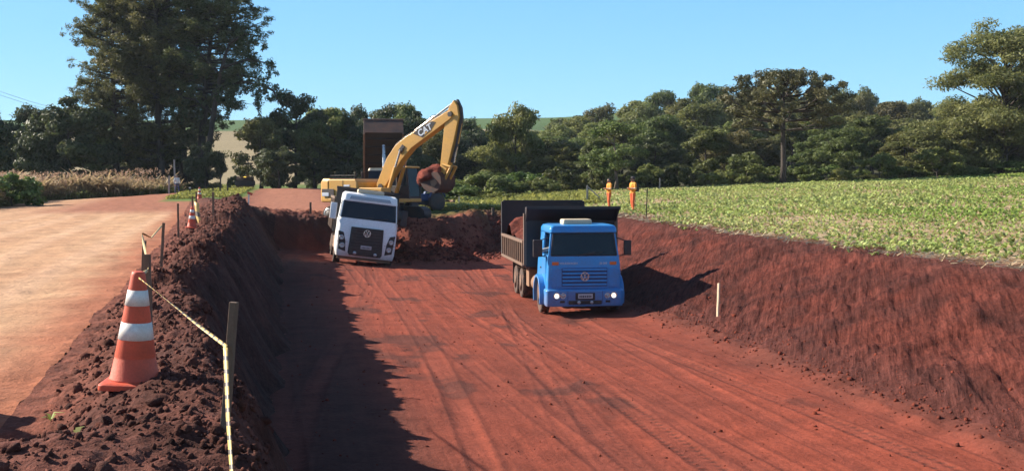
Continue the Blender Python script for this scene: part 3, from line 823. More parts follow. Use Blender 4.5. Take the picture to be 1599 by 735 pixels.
plant_px(PB[1], 1530, 168, 110, 110, 'leafy tree between the rounded olive tree and the right edge')
plant_px(PO[1], 1610, 96, 112, 120, 'high olive crown cut by the right edge of the photo')
plant_px(PAIRY, 962, 190, 101, 100, 'pale leaning trunk tree right behind the two workers in orange', rz=4)

# ---- dark trees in the middle, behind the excavator
for k, (px, top, Y, wp, pr, lab) in enumerate([
    (408, 196, 116, 74, PO[1], 'pale bushy tree at the left end of the middle wood, beside the far haul road'),
    (436, 236, 112, 56, PD[0], 'low dark bush-like tree between the bushy tree and the creeper-covered tree'),
    (462, 156, 124, 84, PD[1], 'tall dark round-topped tree standing behind the far haul road'),
    (492, 200, 118, 60, PB[1], 'creeper-covered tree just left of the excavator, over its engine housing'),
    (520, 182, 134, 84, PD[0], 'wide dark tree above the left end of the excavator'),
    (556, 178, 140, 60, PD[1], 'dark tree left of the raised dump body'),
    (545, 226, 118, 80, PD[0], 'low dark tree directly behind the excavator engine housing'),
    (596, 178, 150, 74, PD[1], 'dark tree peeking out above the raised dump body'),
    (630, 176, 158, 60, PB[0], 'tree crown between the raised dump body and the boom'),
    (662, 182, 150, 70, PD[0], 'dark tree behind the boom lettering'),
    (672, 222, 128, 60, PB[2], 'rounded green tree seen under the boom'),
    (720, 198, 146, 74, PD[1], 'dark tree directly right of the excavator stick'),
    (752, 208, 156, 70, PD[0], 'dark shaded tree left of the tall green tree above the bushes'),
    (640, 240, 116, 60, PD[1], 'shaded tree behind the excavator cab'),
    (744, 240, 130, 70, PD[1], 'shaded tree low right of the bucket'),
    (838, 222, 132, 80, PB[3], 'green tree behind the tailgate of the blue truck'),
    (884, 232, 118, 90, PB[4], 'green tree left of the two workers in orange'),
    (780, 232, 126, 80, PB[2], 'green tree low in front of the tall green tree above the bushes'),
    (506, 172, 133, 70, PB[3], 'high crown directly above the excavator engine housing, in the back row'),
    (578, 184, 146, 70, PD[0], 'low crown just left of the raised dump body top'),
    (696, 204, 152, 64, PB[1], 'dim crown between the boom and the stick'),
]): plant_px(pr, px, top - 8, Y, wp * 1.3, lab, 'tree', 'dark trees behind the excavator')
for k, (px, top, Y, wp, lab) in enumerate([
    (712, 284, 88, 74, 'light green bush nearest to the bucket'), (760, 268, 92, 84, 'largest light green bush between the bucket and the blue truck'),
    (806, 268, 94, 80, 'light green bush left above the blue truck body'), (846, 276, 92, 66, 'light green bush behind the tailgate of the blue truck'),
    (676, 300, 86, 50, 'low bush behind the small tractor'), (740, 304, 82, 46, 'small bush on the grass strip left of the blue truck'), (786, 296, 86, 52, 'small bush hard against the grass strip by the tailgate')]):
    plant_px(PS[(k + 1) % 2], px, top, Y, wp * 1.15, lab, 'bush', 'bushes between the excavator and the blue truck', sink=.25)

# ---- tall pines on the left
def pine(seed, H=21., lean=0., limbs=125, Lmax=4.6, low=1.8, droop=.0, side=0.):
    r = np.random.default_rng(seed); root = empty('pine_tree'); mb = MB()
    tp = [Vector((lean * (k / 8) ** 1.6 * H * .12 + r.normal(0, .10), r.normal(0, .10), H * k / 8 - (.4 if k == 0 else 0))) for k in range(9)]
    mb.tube(tp, [.34 * (1.25 if k == 0 else 1 - .9 * k / 8) for k in range(9)], 9)
    cs, rs = [], []
    for k in range(limbs):
        f = r.random() ** .85; z = low + (H - low - .5) * f
        i = min(7, int(z / H * 8)); b = tp[i].lerp(tp[i + 1], z / H * 8 - i)
        a = r.random() * 6.28
        l = Lmax * np.interp(f, [0, .25, .6, .85, 1], [.75, 1, .9, .6, .22]) * r.uniform(.55, 1.1) * (1 + side * cos(a))
        up = r.uniform(-.05, .35) - droop * r.random() + .25 * f
        e = b + Vector((cos(a) * l, sin(a) * l, l * up)); m = b.lerp(e, .55) + Vector((r.normal(0, .15), r.normal(0, .15), -.05 * l))
        mb.tube([b, m, e], [.06 + .01 * l, .045, .018], 5)
        for j in range(int(4 + l * 2.1)):
            q = r.uniform(.35, 1.05); pp = b.lerp(m, q / .55) if q < .55 else m.lerp(e, (q - .55) / .45)
            pp = pp + Vector((r.normal(0, .30), r.normal(0, .30), r.normal(.05, .2) - droop * .5 * r.random()))
            rr = r.uniform(.24, .5); cs.append(pp[:]); rs.append([rr, rr, rr * .8])
    mb.build('trunk', M_BARK, root, smooth=True)
    cs, rs = np.array(cs), np.array(rs)
    V, T = leaf_cloud(cs, rs, np.full(len(cs), 46), .145, r, flat=.24, jit=.75, up=.1)
    crown_mesh('crown', V, T, M_PINE, root); root['h0'] = H; root['w0'] = 2 * Lmax
    return park(root)
PN = [pine(201, 21, .3), pine(202, 20, -.4, 140, 4.4), pine(203, 22, .8, 120, 4.8, 8.0, .25)]
def pine_px(pr, px, topy, Y, w, lab, rz): plant_px(pr, px, topy, Y, w, lab, 'tree', 'tall pines left of the dirt road', rz)
pine_px(PN[0], 182, -10, 124, 165, 'leftmost tall pine with sparse outer branches beside the dirt road', 2.0)
pine_px(PN[1], 216, -70, 128, 180, 'second tall pine from the left beside the dirt road', .6)
pine_px(PN[0], 252, -90, 125, 185, 'tall pine in the middle of the roadside clump', 4.3)
pine_px(PN[1], 284, -60, 129, 180, 'second tall pine from the right in the roadside clump', 2.9)
pine_px(PN[2], 312, -40, 125, 200, 'rightmost tall pine of the clump, with drooping branches over the field', 0.)
def drooper():
    r = np.random.default_rng(303); root = empty('leaning_tree'); mb = MB()
    tr = [(0, 0, -.4), (.4, 0, 3), (1.0, 0, 6.5), (1.6, 0, 9.5), (2.3, .1, 11.6)]
    mb.tube(tr, [.28, .24, .2, .15, .08], 8)
    cs, rs = [], []
    for (st, en, n) in [((1.2, 0, 8), (5.4, -.3, 8.1), 16), ((1.6, 0, 9.6), (5.8, .3, 9.9), 16), ((1.4, 0, 8.4), (4.6, .6, 8.8), 12), ((5.0, -.3, 8.3), (6.8, -.4, 6.3), 12), ((2.2, 0, 11.4), (5.0, .2, 12.0), 12), ((.8, 0, 7.5), (2.6, -.5, 7.0), 7), ((.9, 0, 6), (-2.2, .6, 7.4), 10), ((1.6, 0, 9), (-1.5, -.5, 11), 10)]:
        st, en = Vector(st), Vector(en); m = st.lerp(en, .5) + Vector((0, 0, .5))
        mb.tube([st, m, en], [.13, .09, .03], 6)
        for j in range(n):
            q = r.uniform(.25, 1.05); pp = st.lerp(m, q * 2) if q < .5 else m.lerp(en, q * 2 - 1)
            pp = pp + Vector((r.normal(0, .35), r.normal(0, .4), r.normal(-.25, .4))); rr = r.uniform(.28, .55)
            cs.append(pp[:]); rs.append([rr, rr, rr * .9])
            if r.random() < .4: cs.append((pp + Vector((r.normal(0, .1), 0, -.7)))[:]); rs.append([.18, .18, .5])
    mb.build('trunk', M_BARK, root, smooth=True)
    cs, rs = np.array(cs), np.array(rs)
    V, T = leaf_cloud(cs, rs, np.full(len(cs), 46), .14, r, flat=.35, jit=.8, up=.1)
    crown_mesh('crown', V, T, M_DARKL, root); root['h0'] = 12.3; root['w0'] = 9.
    return park(root)
plant_px(drooper(), 318, 62, 121, 171, 'leaning dark tree whose long branches hang out over the ploughed field', rz=0)
# undergrowth below the pines and the dark trees at the left edge
for k, (px, top, Y, wp, pr, lab, ct) in enumerate([
    (108, 150, 120, 120, PD[0], 'dense dark round tree left of the pines', 'tree'), (38, 170, 126, 100, PD[1], 'dark tree at the left edge of the photo', 'tree'),
    (-30, 160, 124, 100, PB[0], 'tree cut by the left edge of the photo', 'tree'), (66, 196, 119, 76, PD[0], 'lower dark tree between the left edge tree and the round tree', 'tree'),
    (150, 210, 122, 84, PB[1], 'green tree growing under the leftmost pine', 'tree'), (196, 226, 131, 74, PD[1], 'shaded tree under the second pine', 'tree'),
    (238, 215, 132, 84, PD[0], 'shaded tree in the heart of the pine clump', 'tree'), (282, 206, 133, 76, PD[1], 'shaded tree under the rightmost pines', 'tree'), (306, 236, 130, 46, PD[0], 'dark low tree by the meadow at the right end of the pine clump', 'tree'),
    (322, 222, 119, 52, PD[1], 'dark bushy tree hiding the foot of the leaning tree', 'tree')]):
    plant_px(pr, px, top, Y, wp * 1.2, lab, ct, 'trees around the pine clump', sink=.2)
plant_px(PS[1], 18, 270, 77, 90, 'big round light green bush at the left edge of the dirt road', 'bush', sink=.3)
plant_px(PS[0], -20, 262, 79, 60, 'dark bush cut by the left edge of the photo', 'bush', sink=.3)
plant_px(PS[0], 366, 276, 128, 22, 'tiny round bush in front of the ploughed hill', 'bush')

# tall dry roadside grass
n = 60000
s = rng.uniform(60, 114, n); t = rng.uniform(-33, -11.5, n)
X, Y = to_xy(s, t); k = (X / Y > -.50) & (t < L_roadleft(s) - .2) & (t > -19 - .0965 * s) & (s > 60) & (fbm(s * .5, t * .7, 131, 3) > -.45); s, t, X, Y = s[k], t[k], X[k], Y[k]
M_DRYG = leaf_mat('dry_grass', (.32, .25, .13), (.48, .38, .22), .42, 0); M_GRNG = leaf_mat('green_grass', (.16, .19, .05), (.25, .27, .09), .42, 0)
hh = (1.6 + 1.3 * fbm(s * .35, t * .5, 132, 3)) * rng.uniform(.55, 1.25, len(X)) * np.interp(L_roadleft(s) - t, [0, 1.2], [.4, 1])
o = leaf_fan('tall_dry_grass', X, Y, ground_z(s, t) - .03, hh, 4, M_DRYG, .035, .5)
tag(o, 'tall dry grass with pale seed heads along the left edge of the dirt road', 'grass', kind='stuff')
n = 34000
s = rng.uniform(60, 114, n); t = rng.uniform(-33, -11.5, n)
X, Y = to_xy(s, t); k = (X / Y > -.50) & (t < L_roadleft(s) - .05) & (t > -20 - .0965 * s); s, t, X, Y = s[k], t[k], X[k], Y[k]
o = leaf_fan('green_roadside_grass', X, Y, ground_z(s, t) - .03, rng.uniform(.4, 1.1, len(X)), 5, M_GRNG, .06, .6)
tag(o, 'green grass growing among the dry stems beside the dirt road', 'grass', kind='stuff')
# feathery seed heads
n = 1300
s = rng.uniform(64, 113, n * 4); t = rng.uniform(-32, -12, n * 4); k = (t < L_roadleft(s) - .8) & (t > -18 - .0965 * s); s, t = s[k][:n], t[k][:n]; n = len(s); X, Y = to_xy(s, t)
zt = ground_z(s, t) + rng.uniform(1.3, 2.5, n)
V, T = leaf_cloud(np.stack([X, Y, zt], 1), np.tile([[.07, .07, .22]], (n, 1)), np.full(n, 7), .09, rng, flat=.4, jit=.8)
st = MB()
o = crown_mesh('grass_seed_heads', V, T, M_DRYG, None); tag(o, 'pale feathery seed heads above the tall dry grass', 'grass', kind='stuff')
# grass strip between excavator and bushes, meadow tufts
n = 9000
X = rng.uniform(-9, 6, n); Y = rng.uniform(70, 92, n); s, t = to_st(X, Y)
k = (t > 4) & (t < L_fedge(s) + 12) & ~((t > 14.5) & (s < 64)); X, Y, s, t = X[k], Y[k], s[k], t[k]
M_MEAD = leaf_mat('meadow_leaf', (.19, .27, .055), (.30, .36, .10), .42, 0)
o = leaf_fan('rank_grass', X, Y, ground_z(s, t) - .02, rng.uniform(.2, .55, len(X)), 5, M_MEAD, .09, .6); tag(o, 'rank green grass on the strip behind the soil heap', 'grass', kind='stuff')
n = 16000
Y = rng.uniform(86, 165, n); X = Y * rng.uniform(-.32, -.235, n)
s, t = to_st(X, Y)
k = (s > 112) | ((s > 86) & (t < -6.5) & (t > -11.8)); X, Y, s, t = X[k], Y[k], s[k], t[k]; n = len(X)
o = leaf_fan('meadow_grass', X, Y, np.where(s < 112, ground_z(s, t), Hn(X, Y) - .08), rng.uniform(.15, .4, n), 5, M_MEAD, .12, .7); tag(o, 'bright green meadow grass behind the fence posts', 'grass', kind='stuff')
# young weeds on the foreground spoil
for k, (px, py, Y, h, lab) in enumerate([(72, 598, 7.6, .085, 'lone two-leaved seedling on the road edge above the hollow'), (88, 704, 5.5, .07, 'tiny seedling beside the dark lump in the foreground mound'), (112, 718, 5.3, .085, 'taller seedling at the bottom of the foreground mound'),
                                        (22, 716, 5.3, .07, 'seedling in the bottom left corner of the mound'), (137, 684, 5.8, .045, 'bent yellowish sprout in the middle of the mound'), (62, 722, 5.2, .05, 'smallest seedling between two others at the photo bottom')]):
    X = PX(px, Y); z = gz(X, Y)
    vs = leaf_fan('seedling', np.array([0.]), np.array([0.]), np.array([0.]), np.array([h]), 4, M_CROP, .17, .6)
    vs.location = (X, Y, z); tag(vs, lab, 'seedling', 'seedlings on the foreground soil')
# ================================================================== VEHICLES
DUSTY = (.24, .10, .06)
M_BLUE = paint('blue_paint', (.026, .245, .59), .34, 0, DUSTY, .2, 2.2, (.2, 1.0, .6), coat=.3)
M_BLUED = paint('dark_blue_recess', (.010, .05, .16), .5, 0, DUSTY, .15, 3)
M_WHITE = paint('white_cab_paint', (.84, .84, .84), .35, 0, DUSTY, .10, 2.2, (.3, 1.2, .55), coat=.3)
M_BLACK = paint('black_plastic', (.018, .018, .02), .5, 0, DUSTY, .22, 4)
M_BED = paint('dark_bed_steel', (.012, .012, .016), .6, .0, (.12, .055, .038), .25, 1.6)
M_BEDRIB = paint('dusty_bed_ribs', (.13, .085, .06), .75, 0, (.25, .13, .08), .6, 3)
M_FRAME = paint('dusty_chassis', (.20, .12, .075), .8, 0, (.30, .155, .09), .8, 3)
M_TYRE = paint('dusty_tyre', (.035, .03, .028), .85, 0, (.23, .11, .07), .75, 4)
M_RIM = paint('dusty_rim', (.16, .10, .07), .7, .1, (.26, .12, .075), .8, 5)
M_CREAM = paint('cream_vent', (.62, .52, .36), .5, 0, DUSTY, .2, 3)
M_GLASS = glass('cab_glass', (.012, .022, .03), .22); M_DGLASS = glass('dark_cab_glass', (.015, .022, .035), .22)
M_CHROME = paint('chrome', (.62, .62, .64), .22, .9, DUSTY, .12, 6)
M_AMBER = paint('amber_lens', (.75, .16, .03), .25, 0, DUSTY, .1, 6)
M_LAMP = emit('lit_headlamp', (1, .90, .70), 1.0)
M_LENS = paint('clear_lens', (.42, .44, .46), .15, .3, DUSTY, .12, 6)
M_PLATE = paint('number_plate', (.50, .50, .52), .45, 0, DUSTY, .2, 6)
M_INK = paint('plate_ink', (.04, .04, .05), .6, amount=0)
M_LETTER = paint('pale_lettering', (.60, .64, .70), .4, amount=.1)
M_INT = paint('cab_interior', (.06, .06, .065), .8, amount=.15)
M_LOAD = soil_mat('loaded_soil', None, .08, .05, .02, .4)
M_YEL = paint('machine_yellow', (.60, .315, .055), .42, 0, (.25, .12, .06), .32, 1.8, coat=.2)
M_STEEL = paint('bare_steel_rod', (.62, .62, .60), .25, .9, DUSTY, .1, 6)
M_DKGREY = paint('dark_machine_grey', (.03, .03, .033), .6, 0, (.16, .08, .055), .4, 2)
M_BUCKET = paint('worn_bucket_steel', (.05, .032, .027), .6, .3, (.17, .06, .04), .7, 3)
M_ORANGEB = emit('amber_beacon', (1, .62, .10), 2.0)

def wheel(par, x, y, z, r, w, side=-1, dual=False, rimr=.56):
    ww = w * (2.1 if dual else 1)
    tp = [(r * rimr, -ww / 2), (r * .80, -ww / 2), (r * .93, -ww / 2 * .97), (r * .985, -ww / 2 * .8), (r, -ww / 4), (r, ww / 4), (r * .985, ww / 2 * .8), (r * .93, ww / 2 * .97), (r * .80, ww / 2), (r * rimr, ww / 2)]
    mb = MB().lathe(tp, axis='x', seg=36)
    for k in range(30):            # tread blocks
        a = 2 * pi * k / 30
        for sx_ in (-1, 1):
            mb.box((sx_ * ww * .30, cos(a) * r, sin(a) * r), (ww * .30, r * .10, r * .05), (a + pi / 2 + .0, 0, 0))
    t = mb.build('wheel', M_TYRE, par, smooth=False, loc=(x, y, z))
    for p in t.data.polygons: p.use_smooth = False
    rb = MB(); o = side * ww / 2
    rb.lathe([(r * rimr * 1.03, o * 1.01), (r * rimr * .94, o * .98), (r * rimr * .86, o * .55), (r * .30, o * .45), (r * .27, o * .95), (r * .20, o * 1.05), (r * .05, o * 1.07)], axis='x', seg=28)
    for k in range(8):
        a = 2 * pi * k / 8; rb.tube([(o * .5, cos(a) * r * .40, sin(a) * r * .40), (o * .62, cos(a) * r * .40, sin(a) * r * .40)], r * .035, 6)
    rb.build('rim', M_RIM, t, smooth=True)
    return t
def soil_heap(name, par, x0, x1, y0, y1, z0, peaks, mat=M_LOAD, seed=1, res=.07, rough=.12):
    nx, ny = max(6, int((x1 - x0) / res)), max(6, int((y1 - y0) / res))
    X, Y = np.meshgrid(np.linspace(x0, x1, nx), np.linspace(y0, y1, ny)); X = X.ravel(); Y = Y.ravel()
    Z = z0 + 0 * X
    for (px, py, h, w) in peaks: Z = np.maximum(Z, z0 + h * np.exp(-(((X - px) / w) ** 2 + ((Y - py) / w) ** 2)))
    Z = Z + rough * np.abs(fbm(X * 2.3 + seed, Y * 2.3, 200 + seed, 4)) * 1.6
    i = np.arange(nx * ny).reshape(ny, nx)
    Fq = np.stack([i[:-1, :-1].ravel(), i[:-1, 1:].ravel(), i[1:, 1:].ravel(), i[1:, :-1].ravel()], 1)
    c = mixc(BANKC * 1.1, BANKD, np.clip(.5 + fbm(X * 2, Y * 2, 210 + seed, 3), 0, 1))
    return np_mesh(name, np.stack([X, Y, Z], 1), Fq, mat, par, smooth=False, col=c)
def plate(par, x, y, z, w=.42, h=.13, tilt=0):
    p = MB().box((0, 0, 0), (w, .012, h)).build('number_plate', M_PLATE, par, .004, loc=(x, y, z), rot=(tilt, 0, 0))
    mb = MB()
    for k in range(7):
        mb.box((-w * .37 + w * .123 * k, -.008, -.008), (w * .08, .004, h * (.48 if k % 3 else .40)))
    mb.build('plate_marks', M_INK, p)
    return p
def ring_logo(par, x, y, z, r, tilt=0):
    """round badge: ring with a V above a W"""
    mb = MB()
    pr = [(r, -.012), (r, .012), (r * .86, .014), (r * .86, -.012)]
    mb.lathe(pr, axis='y', seg=28, close=True)
    def stroke(a, b, w=.13):
        a = Vector((a[0] * r, -.008, a[1] * r)); b = Vector((b[0] * r, -.008, b[1] * r)); d = (b - a).normalized(); q = Vector((-d.z, 0, d.x)) * w * r / 2
        t = Vector((0, .012, 0))
        mb.hexa([a - q - t, b - q - t, b - q + t, a - q + t, a + q - t, b + q - t, b + q + t, a + q + t])
    stroke((-.36, .80), (-.02, .10)); stroke((.36, .80), (.02, .10))
    stroke((-.78, .40), (-.34, -.78)); stroke((-.34, -.78), (0, .0)); stroke((.34, -.78), (0, .0)); stroke((.78, .40), (.34, -.78))
    return mb.build('badge', M_CHROME, par, loc=(x, y, z), rot=(tilt, 0, 0))
def mirror(par, x, y, z, w, h, xi, zi, mat):
    mb = MB(); mb.box((x, y, z), (w, .09, h))
    m = mb.build('mirror', mat, par, .03)
    a = MB(); a.tube([(xi, y + .12, zi + .28), (x, y + .04, z + h * .42)], .016, 6); a.tube([(xi, y + .12, zi - .30), (x, y + .04, z - h * .42)], .016, 6)
    a.build('mirror_arm', M_BLACK, m)
    return m

# ------------------------------------------------------------------ BLUE TIPPER TRUCK
def blue_truck():
    T = empty('dump_truck', label='blue dump truck with lit headlights standing in the cut, dark bed loaded with soil', cat='truck')
    # lower cab shell
    cab = MB()
    cab.rings([rrect(1.17, .02, 2.0, .78, .08), rrect(1.17, .0, 2.0, 1.1, .08), rrect(1.15, .03, 2.0, 1.55, .08), rrect(1.12, .07, 2.0, 1.80, .08)])
    cb = cab.build('cab', M_BLUE, T, .015, seg=2)
    roof = MB(); roof.rings([rrect(1.03, .20, 1.95, 2.46, .09), rrect(1.06, .12, 1.96, 2.50, .09), rrect(1.06, .15, 1.96, 2.62, .10), rrect(1.02, .22, 1.92, 2.70, .12), rrect(.90, .40, 1.8, 2.735, .2)])
    roof.build('roof', M_BLUE, cb, .012)
    def pillar(x0, y0, x1, y1, w, d):
        pl = MB(); s_ = 1 if x0 > 0 else -1
        pl.hexa([(x0, y0, 1.795), (x0 - s_ * w, y0, 1.795), (x0 - s_ * w, y0 + d, 1.795), (x0, y0 + d, 1.795), (x1, y1, 2.48), (x1 - s_ * w, y1, 2.48), (x1 - s_ * w, y1 + d, 2.48), (x1, y1 + d, 2.48)]); pl.build('pillar', M_BLUE, cb, .01)
    for s_ in (-1, 1):
        pillar(s_ * 1.11, .10, s_ * 1.03, .22, .09, .12)
        pillar(s_ * 1.11, 1.28, s_ * 1.03, 1.28, .06, .70)
    MB().bb(-1.05, 1.05, 1.90, 1.96, 1.795, 2.48).build('rear_wall', M_BLUE, cb, .01)
    MB().hexa([(-1.03, .085, 1.80), (1.03, .085, 1.80), (1.03, .10, 1.80), (-1.03, .10, 1.80), (-.95, .205, 2.47), (.95, .205, 2.47), (.95, .22, 2.47), (-.95, .22, 2.47)]).build('windshield', M_GLASS, cb)
    # rubber seal around the glass
    sl_ = MB(); q = [(-1.035, .082, 1.795), (1.035, .082, 1.795), (.955, .20, 2.475), (-.955, .20, 2.475)]
    for i in range(4): sl_.tube([q[i], q[(i + 1) % 4]], .022, 6)
    sl_.build('windshield_seal', M_BLACK, cb)
    for s_ in (-1, 1):      # doors with side glass
        d = MB(); d.box((s_ * 1.168, .80, 1.32), (.02, 1.0, .92)); dr = d.build('door', M_BLUE, cb, .01)
        MB().box((s_ * 1.188, 1.16, 1.38), (.03, .16, .045)).build('handle', M_BLACK, dr, .008)
        if s_ > 0:
            MB().hexa([(1.095, .24, 1.80), (1.105, .24, 1.80), (1.105, 1.26, 1.80), (1.095, 1.26, 1.80), (1.015, .35, 2.47), (1.025, .35, 2.47), (1.025, 1.26, 2.47), (1.015, 1.26, 2.47)]).build('side_window', M_GLASS, cb)
    # front face: recessed grille with slats
    MB().box((0, .004, 1.13), (1.52, .03, .64)).build('front_panel', M_BLUE, T, .015)
    MB().box((0, -.012, 1.15), (1.44, .012, .56)).build('grille', M_BLUED, T, .006)
    gs = MB()
    for k in range(5): gs.box((0, -.028, .925 + .113 * k), (1.40, .03, .060), (R(-18), 0, 0))
    gs.build('grille_slats', M_BLUE, T, .006)
    ring_logo(T, 0, -.055, 1.17, .135)
    for s_ in (-1, 1):
        MB().box((s_ * .90, -.004, 1.13), (.29, .02, .56)).build('corner_panel', M_BLUE, T, .03)
        MB().box((s_ * .915, .025, 1.565), (.21, .05, .10)).build('indicator_lamp', M_AMBER, T, .015)
    text_obj('maker_lettering', 'VOLKSWAGEN', .085, M_LETTER, T, (-.50, .022, 1.565), (R(90), 0, 0), .003, .001, 1.0)
    text_obj('model_lettering', '26-260', .085, M_LETTER, T, (.60, .022, 1.565), (R(90), 0, 0), .003, .001, 1.0)
    # bumper
    b = MB(); b.rings([rrect(1.20, -.10, .55, .27, .10), rrect(1.23, -.13, .60, .36, .12), rrect(1.23, -.13, .60, .74, .12), rrect(1.19, -.08, .55, .79, .10)])
    bp = b.build('bumper', M_BLUE, T, .012)
    MB().box((0, -.135, .575), (.62, .025, .22)).build('plate_recess', M_BLACK, bp, .01)
    plate(bp, 0, -.158, .585, .46, .14)
    MB().box((0, -.132, .395), (1.05, .02, .115)).build('lower_vent', M_BLACK, bp, .01)
    for s_ in (-1, 1):
        MB().lathe([(.05, 0), (.055, -.02), (.05, -.035), (.01, -.04)], (s_ * .20, -.14, .395), 'y', 16).build('fog_lamp', M_LENS, bp, smooth=True)
        h = MB().lathe([(.105, .0), (.11, -.02), (.10, -.03), (.09, -.022)], (s_ * .90, -.13, .60), 'y', 24).build('headlight', M_CHROME, bp, smooth=True)
        MB().lathe([(.072, -.02), (.055, -.036), (.015, -.044)], (s_ * .90, -.13, .60), 'y', 20).build('lens', M_LAMP, h, smooth=True)
        h = MB().lathe([(.085, .0), (.09, -.02), (.08, -.03), (.07, -.022)], (s_ * .70, -.13, .60), 'y', 24).build('headlight', M_CHROME, bp, smooth=True)
        MB().lathe([(.068, -.02), (.05, -.034), (.015, -.04)], (s_ * .70, -.13, .60), 'y', 20).build('lens', M_LENS, h, smooth=True)
        MB().box((s_ * .72, -.133, .42), (.15, .02, .07)).build('step_pocket', M_BLACK, bp, .01)
        MB().box((s_ * .55, -.131, .55), (.012, .012, .38)).build('bumper_seam', M_BLUED, bp)
    for s_ in (-1, 1):
        wp = MB(); wp.tube([(s_ * .12 - .05, .055, 1.775), (s_ * .12 - .10 - .0, .06, 1.80), (s_ * .12 + .48, .095, 1.90)], .013, 5); wp.build('wiper', M_BLACK, T)
    MB().box((-.12, .80, 2.80), (.92, .62, .17)).build('roof_vent', M_CREAM, T, .05)
    mirror(T, -1.44, .22, 2.02, .30, .52, -1.08, 2.05, M_BLACK); mirror(T, 1.42, .22, 2.02, .24, .46, 1.08, 2.05, M_BLACK)
    # interior: dashboard, seats
    it = MB(); it.bb(-1.0, 1.0, .18, .55, 1.80, 1.88); it.build('dashboard', M_INT, T, .03)
    for x in (-.55, .55):
        sb = MB(); sb.bb(x - .26, x + .26, 1.15, 1.32, 1.80, 2.32); sb.build('seat', M_INT, T, .05)
    sw = MB(); n = 16; sw.tube([(-.55 + .20 * cos(2 * pi * k / n), .62 + .06 * sin(2 * pi * k / n), 1.99 + .17 * sin(2 * pi * k / n)) for k in range(n + 1)], .014, 6); sw.build('steering_wheel', M_BLACK, T)
    MB().box((.12, .27, 1.95), (.15, .02, .22), (.3, 0, .2)).build('dash_card', M_LETTER, T, .02)
    # fenders, steps, tank, chassis
    for s_ in (-1, 1):
        f = MB(); pts = []
        for k in range(9):
            a = R(200 - 220 * k / 8); pts.append((.98 + .66 * cos(a), .52 + .66 * sin(a)))
        inn = [(.98 + .58 * cos(R(200 - 220 * k / 8)), .52 + .58 * sin(R(200 - 220 * k / 8))) for k in range(8, -1, -1)]
        f.prism(pts + inn, 'x', s_ * 1.0, s_ * 1.36); f.build('fender', M_BLUE, T, .012)
    ch = MB()
    for x in (-.42, .42): ch.bb(x - .05, x + .05, .5, 7.3, .72, 1.0)
    for y in (2.2, 3.6, 5.0, 6.2, 7.2): ch.bb(-.42, .42, y - .06, y + .06, .76, .96)
    for y in (.98, 5.35, 6.70): ch.tube([(-1.0, y, .52), (1.0, y, .52)], .09, 8)
    ch.build('chassis', M_FRAME, T)
    MB().lathe([(.05, -.46), (.27, -.44), (.29, -.3), (.29, .3), (.27, .44), (.05, .46)], (-.90, 2.85, .72), 'y', 20).build('fuel_tank', M_FRAME, T, smooth=True)
    MB().lathe([(.05, -.46), (.27, -.44), (.29, -.3), (.29, .3), (.27, .44), (.05, .46)], (.90, 2.85, .72), 'y', 20).build('fuel_tank', M_FRAME, T, smooth=True)
    sf = MB(); sf.bb(-1.18, -.50, 3.55, 7.2, 1.10, 1.22); sf.bb(.5, 1.18, 3.55, 7.2, 1.10, 1.22)
    for y in (3.6, 4.7, 6.0, 7.1): sf.bb(-1.1, 1.1, y - .05, y + .05, 1.0, 1.3)
    sf.bb(-1.2, -.9, 3.5, 4.1, .55, 1.15)
    sf.build('subframe', M_FRAME, T, .01)
    mf = MB(); mf.bb(-1.22, -.70, 7.25, 7.29, .35, 1.2); mf.bb(.70, 1.22, 7.25, 7.29, .35, 1.2); mf.build('mud_flap', M_BLACK, T)
    for s_ in (-1, 1):
        wheel(T, s_ * 1.12, .98, .52, .52, .28, s_)
        wheel(T, s_ * .92, 5.35, .52, .52, .27, s_, True); wheel(T, s_ * .92, 6.70, .52, .52, .27, s_, True)
    # dump bed
    bed = MB()
    bed.bb(-1.50, 1.50, 2.3, 7.75, 1.36, 1.42)
    bd = bed.build('bed_floor', M_BED, T, .01)
    fw = MB()                                    # bulkhead with forward-leaning guard
    fw.bb(-1.50, 1.50, 2.25, 2.31, 1.30, 3.02)
    fw.prism([(2.25, 2.72), (1.72, 3.16), (1.72, 3.22), (2.31, 3.22), (2.31, 2.72)], 'x', -1.52, -1.46); fw.prism([(2.25, 2.72), (1.72, 3.16), (1.72, 3.22), (2.31, 3.22), (2.31, 2.72)], 'x', 1.46, 1.52)
    fw.hexa([(-1.52, 2.25, 2.78), (1.52, 2.25, 2.78), (1.52, 2.31, 2.78), (-1.52, 2.31, 2.78), (-1.55, 1.72, 3.18), (1.55, 1.72, 3.18), (1.55, 1.76, 3.24), (-1.55, 1.76, 3.24)])
    fw.bb(-1.56, 1.56, 1.70, 1.78, 3.16, 3.25)
    fw.build('bulkhead', M_BED, T, .008)
    for s_ in (-1, 1): MB().bb(s_ * 1.53 - .05, s_ * 1.53 + .05, 2.20, 2.34, 1.36, 3.02).build('corner_post', M_BEDRIB, T, .01)
    for s_ in (-1, 1):
        w_ = MB(); w_.bb(s_ * 1.50 - .03, s_ * 1.50 + .03, 2.31, 7.72, 1.36, 2.12)
        sw_ = w_.build('bed_side', M_BED if s_ > 0 else M_BEDRIB, T)
        rb = MB()
        for k in range(11): rb.bb(s_ * 1.56 - .04, s_ * 1.56 + .04, 2.55 + .50 * k - .05, 2.55 + .50 * k + .05, 1.40, 2.06)
        rb.bb(s_ * 1.555 - .055, s_ * 1.555 + .055, 2.35, 7.70, 2.06, 2.15); rb.bb(s_ * 1.555 - .05, s_ * 1.555 + .05, 2.35, 7.70, 1.32, 1.41)
        rb.build('side_rib', M_BEDRIB, sw_, .006)
    tg = MB(); tg.bb(-1.50, 1.50, 7.72, 7.78, 1.40, 3.30); tg.bb(-1.53, 1.53, 7.70, 7.81, 3.24, 3.36)
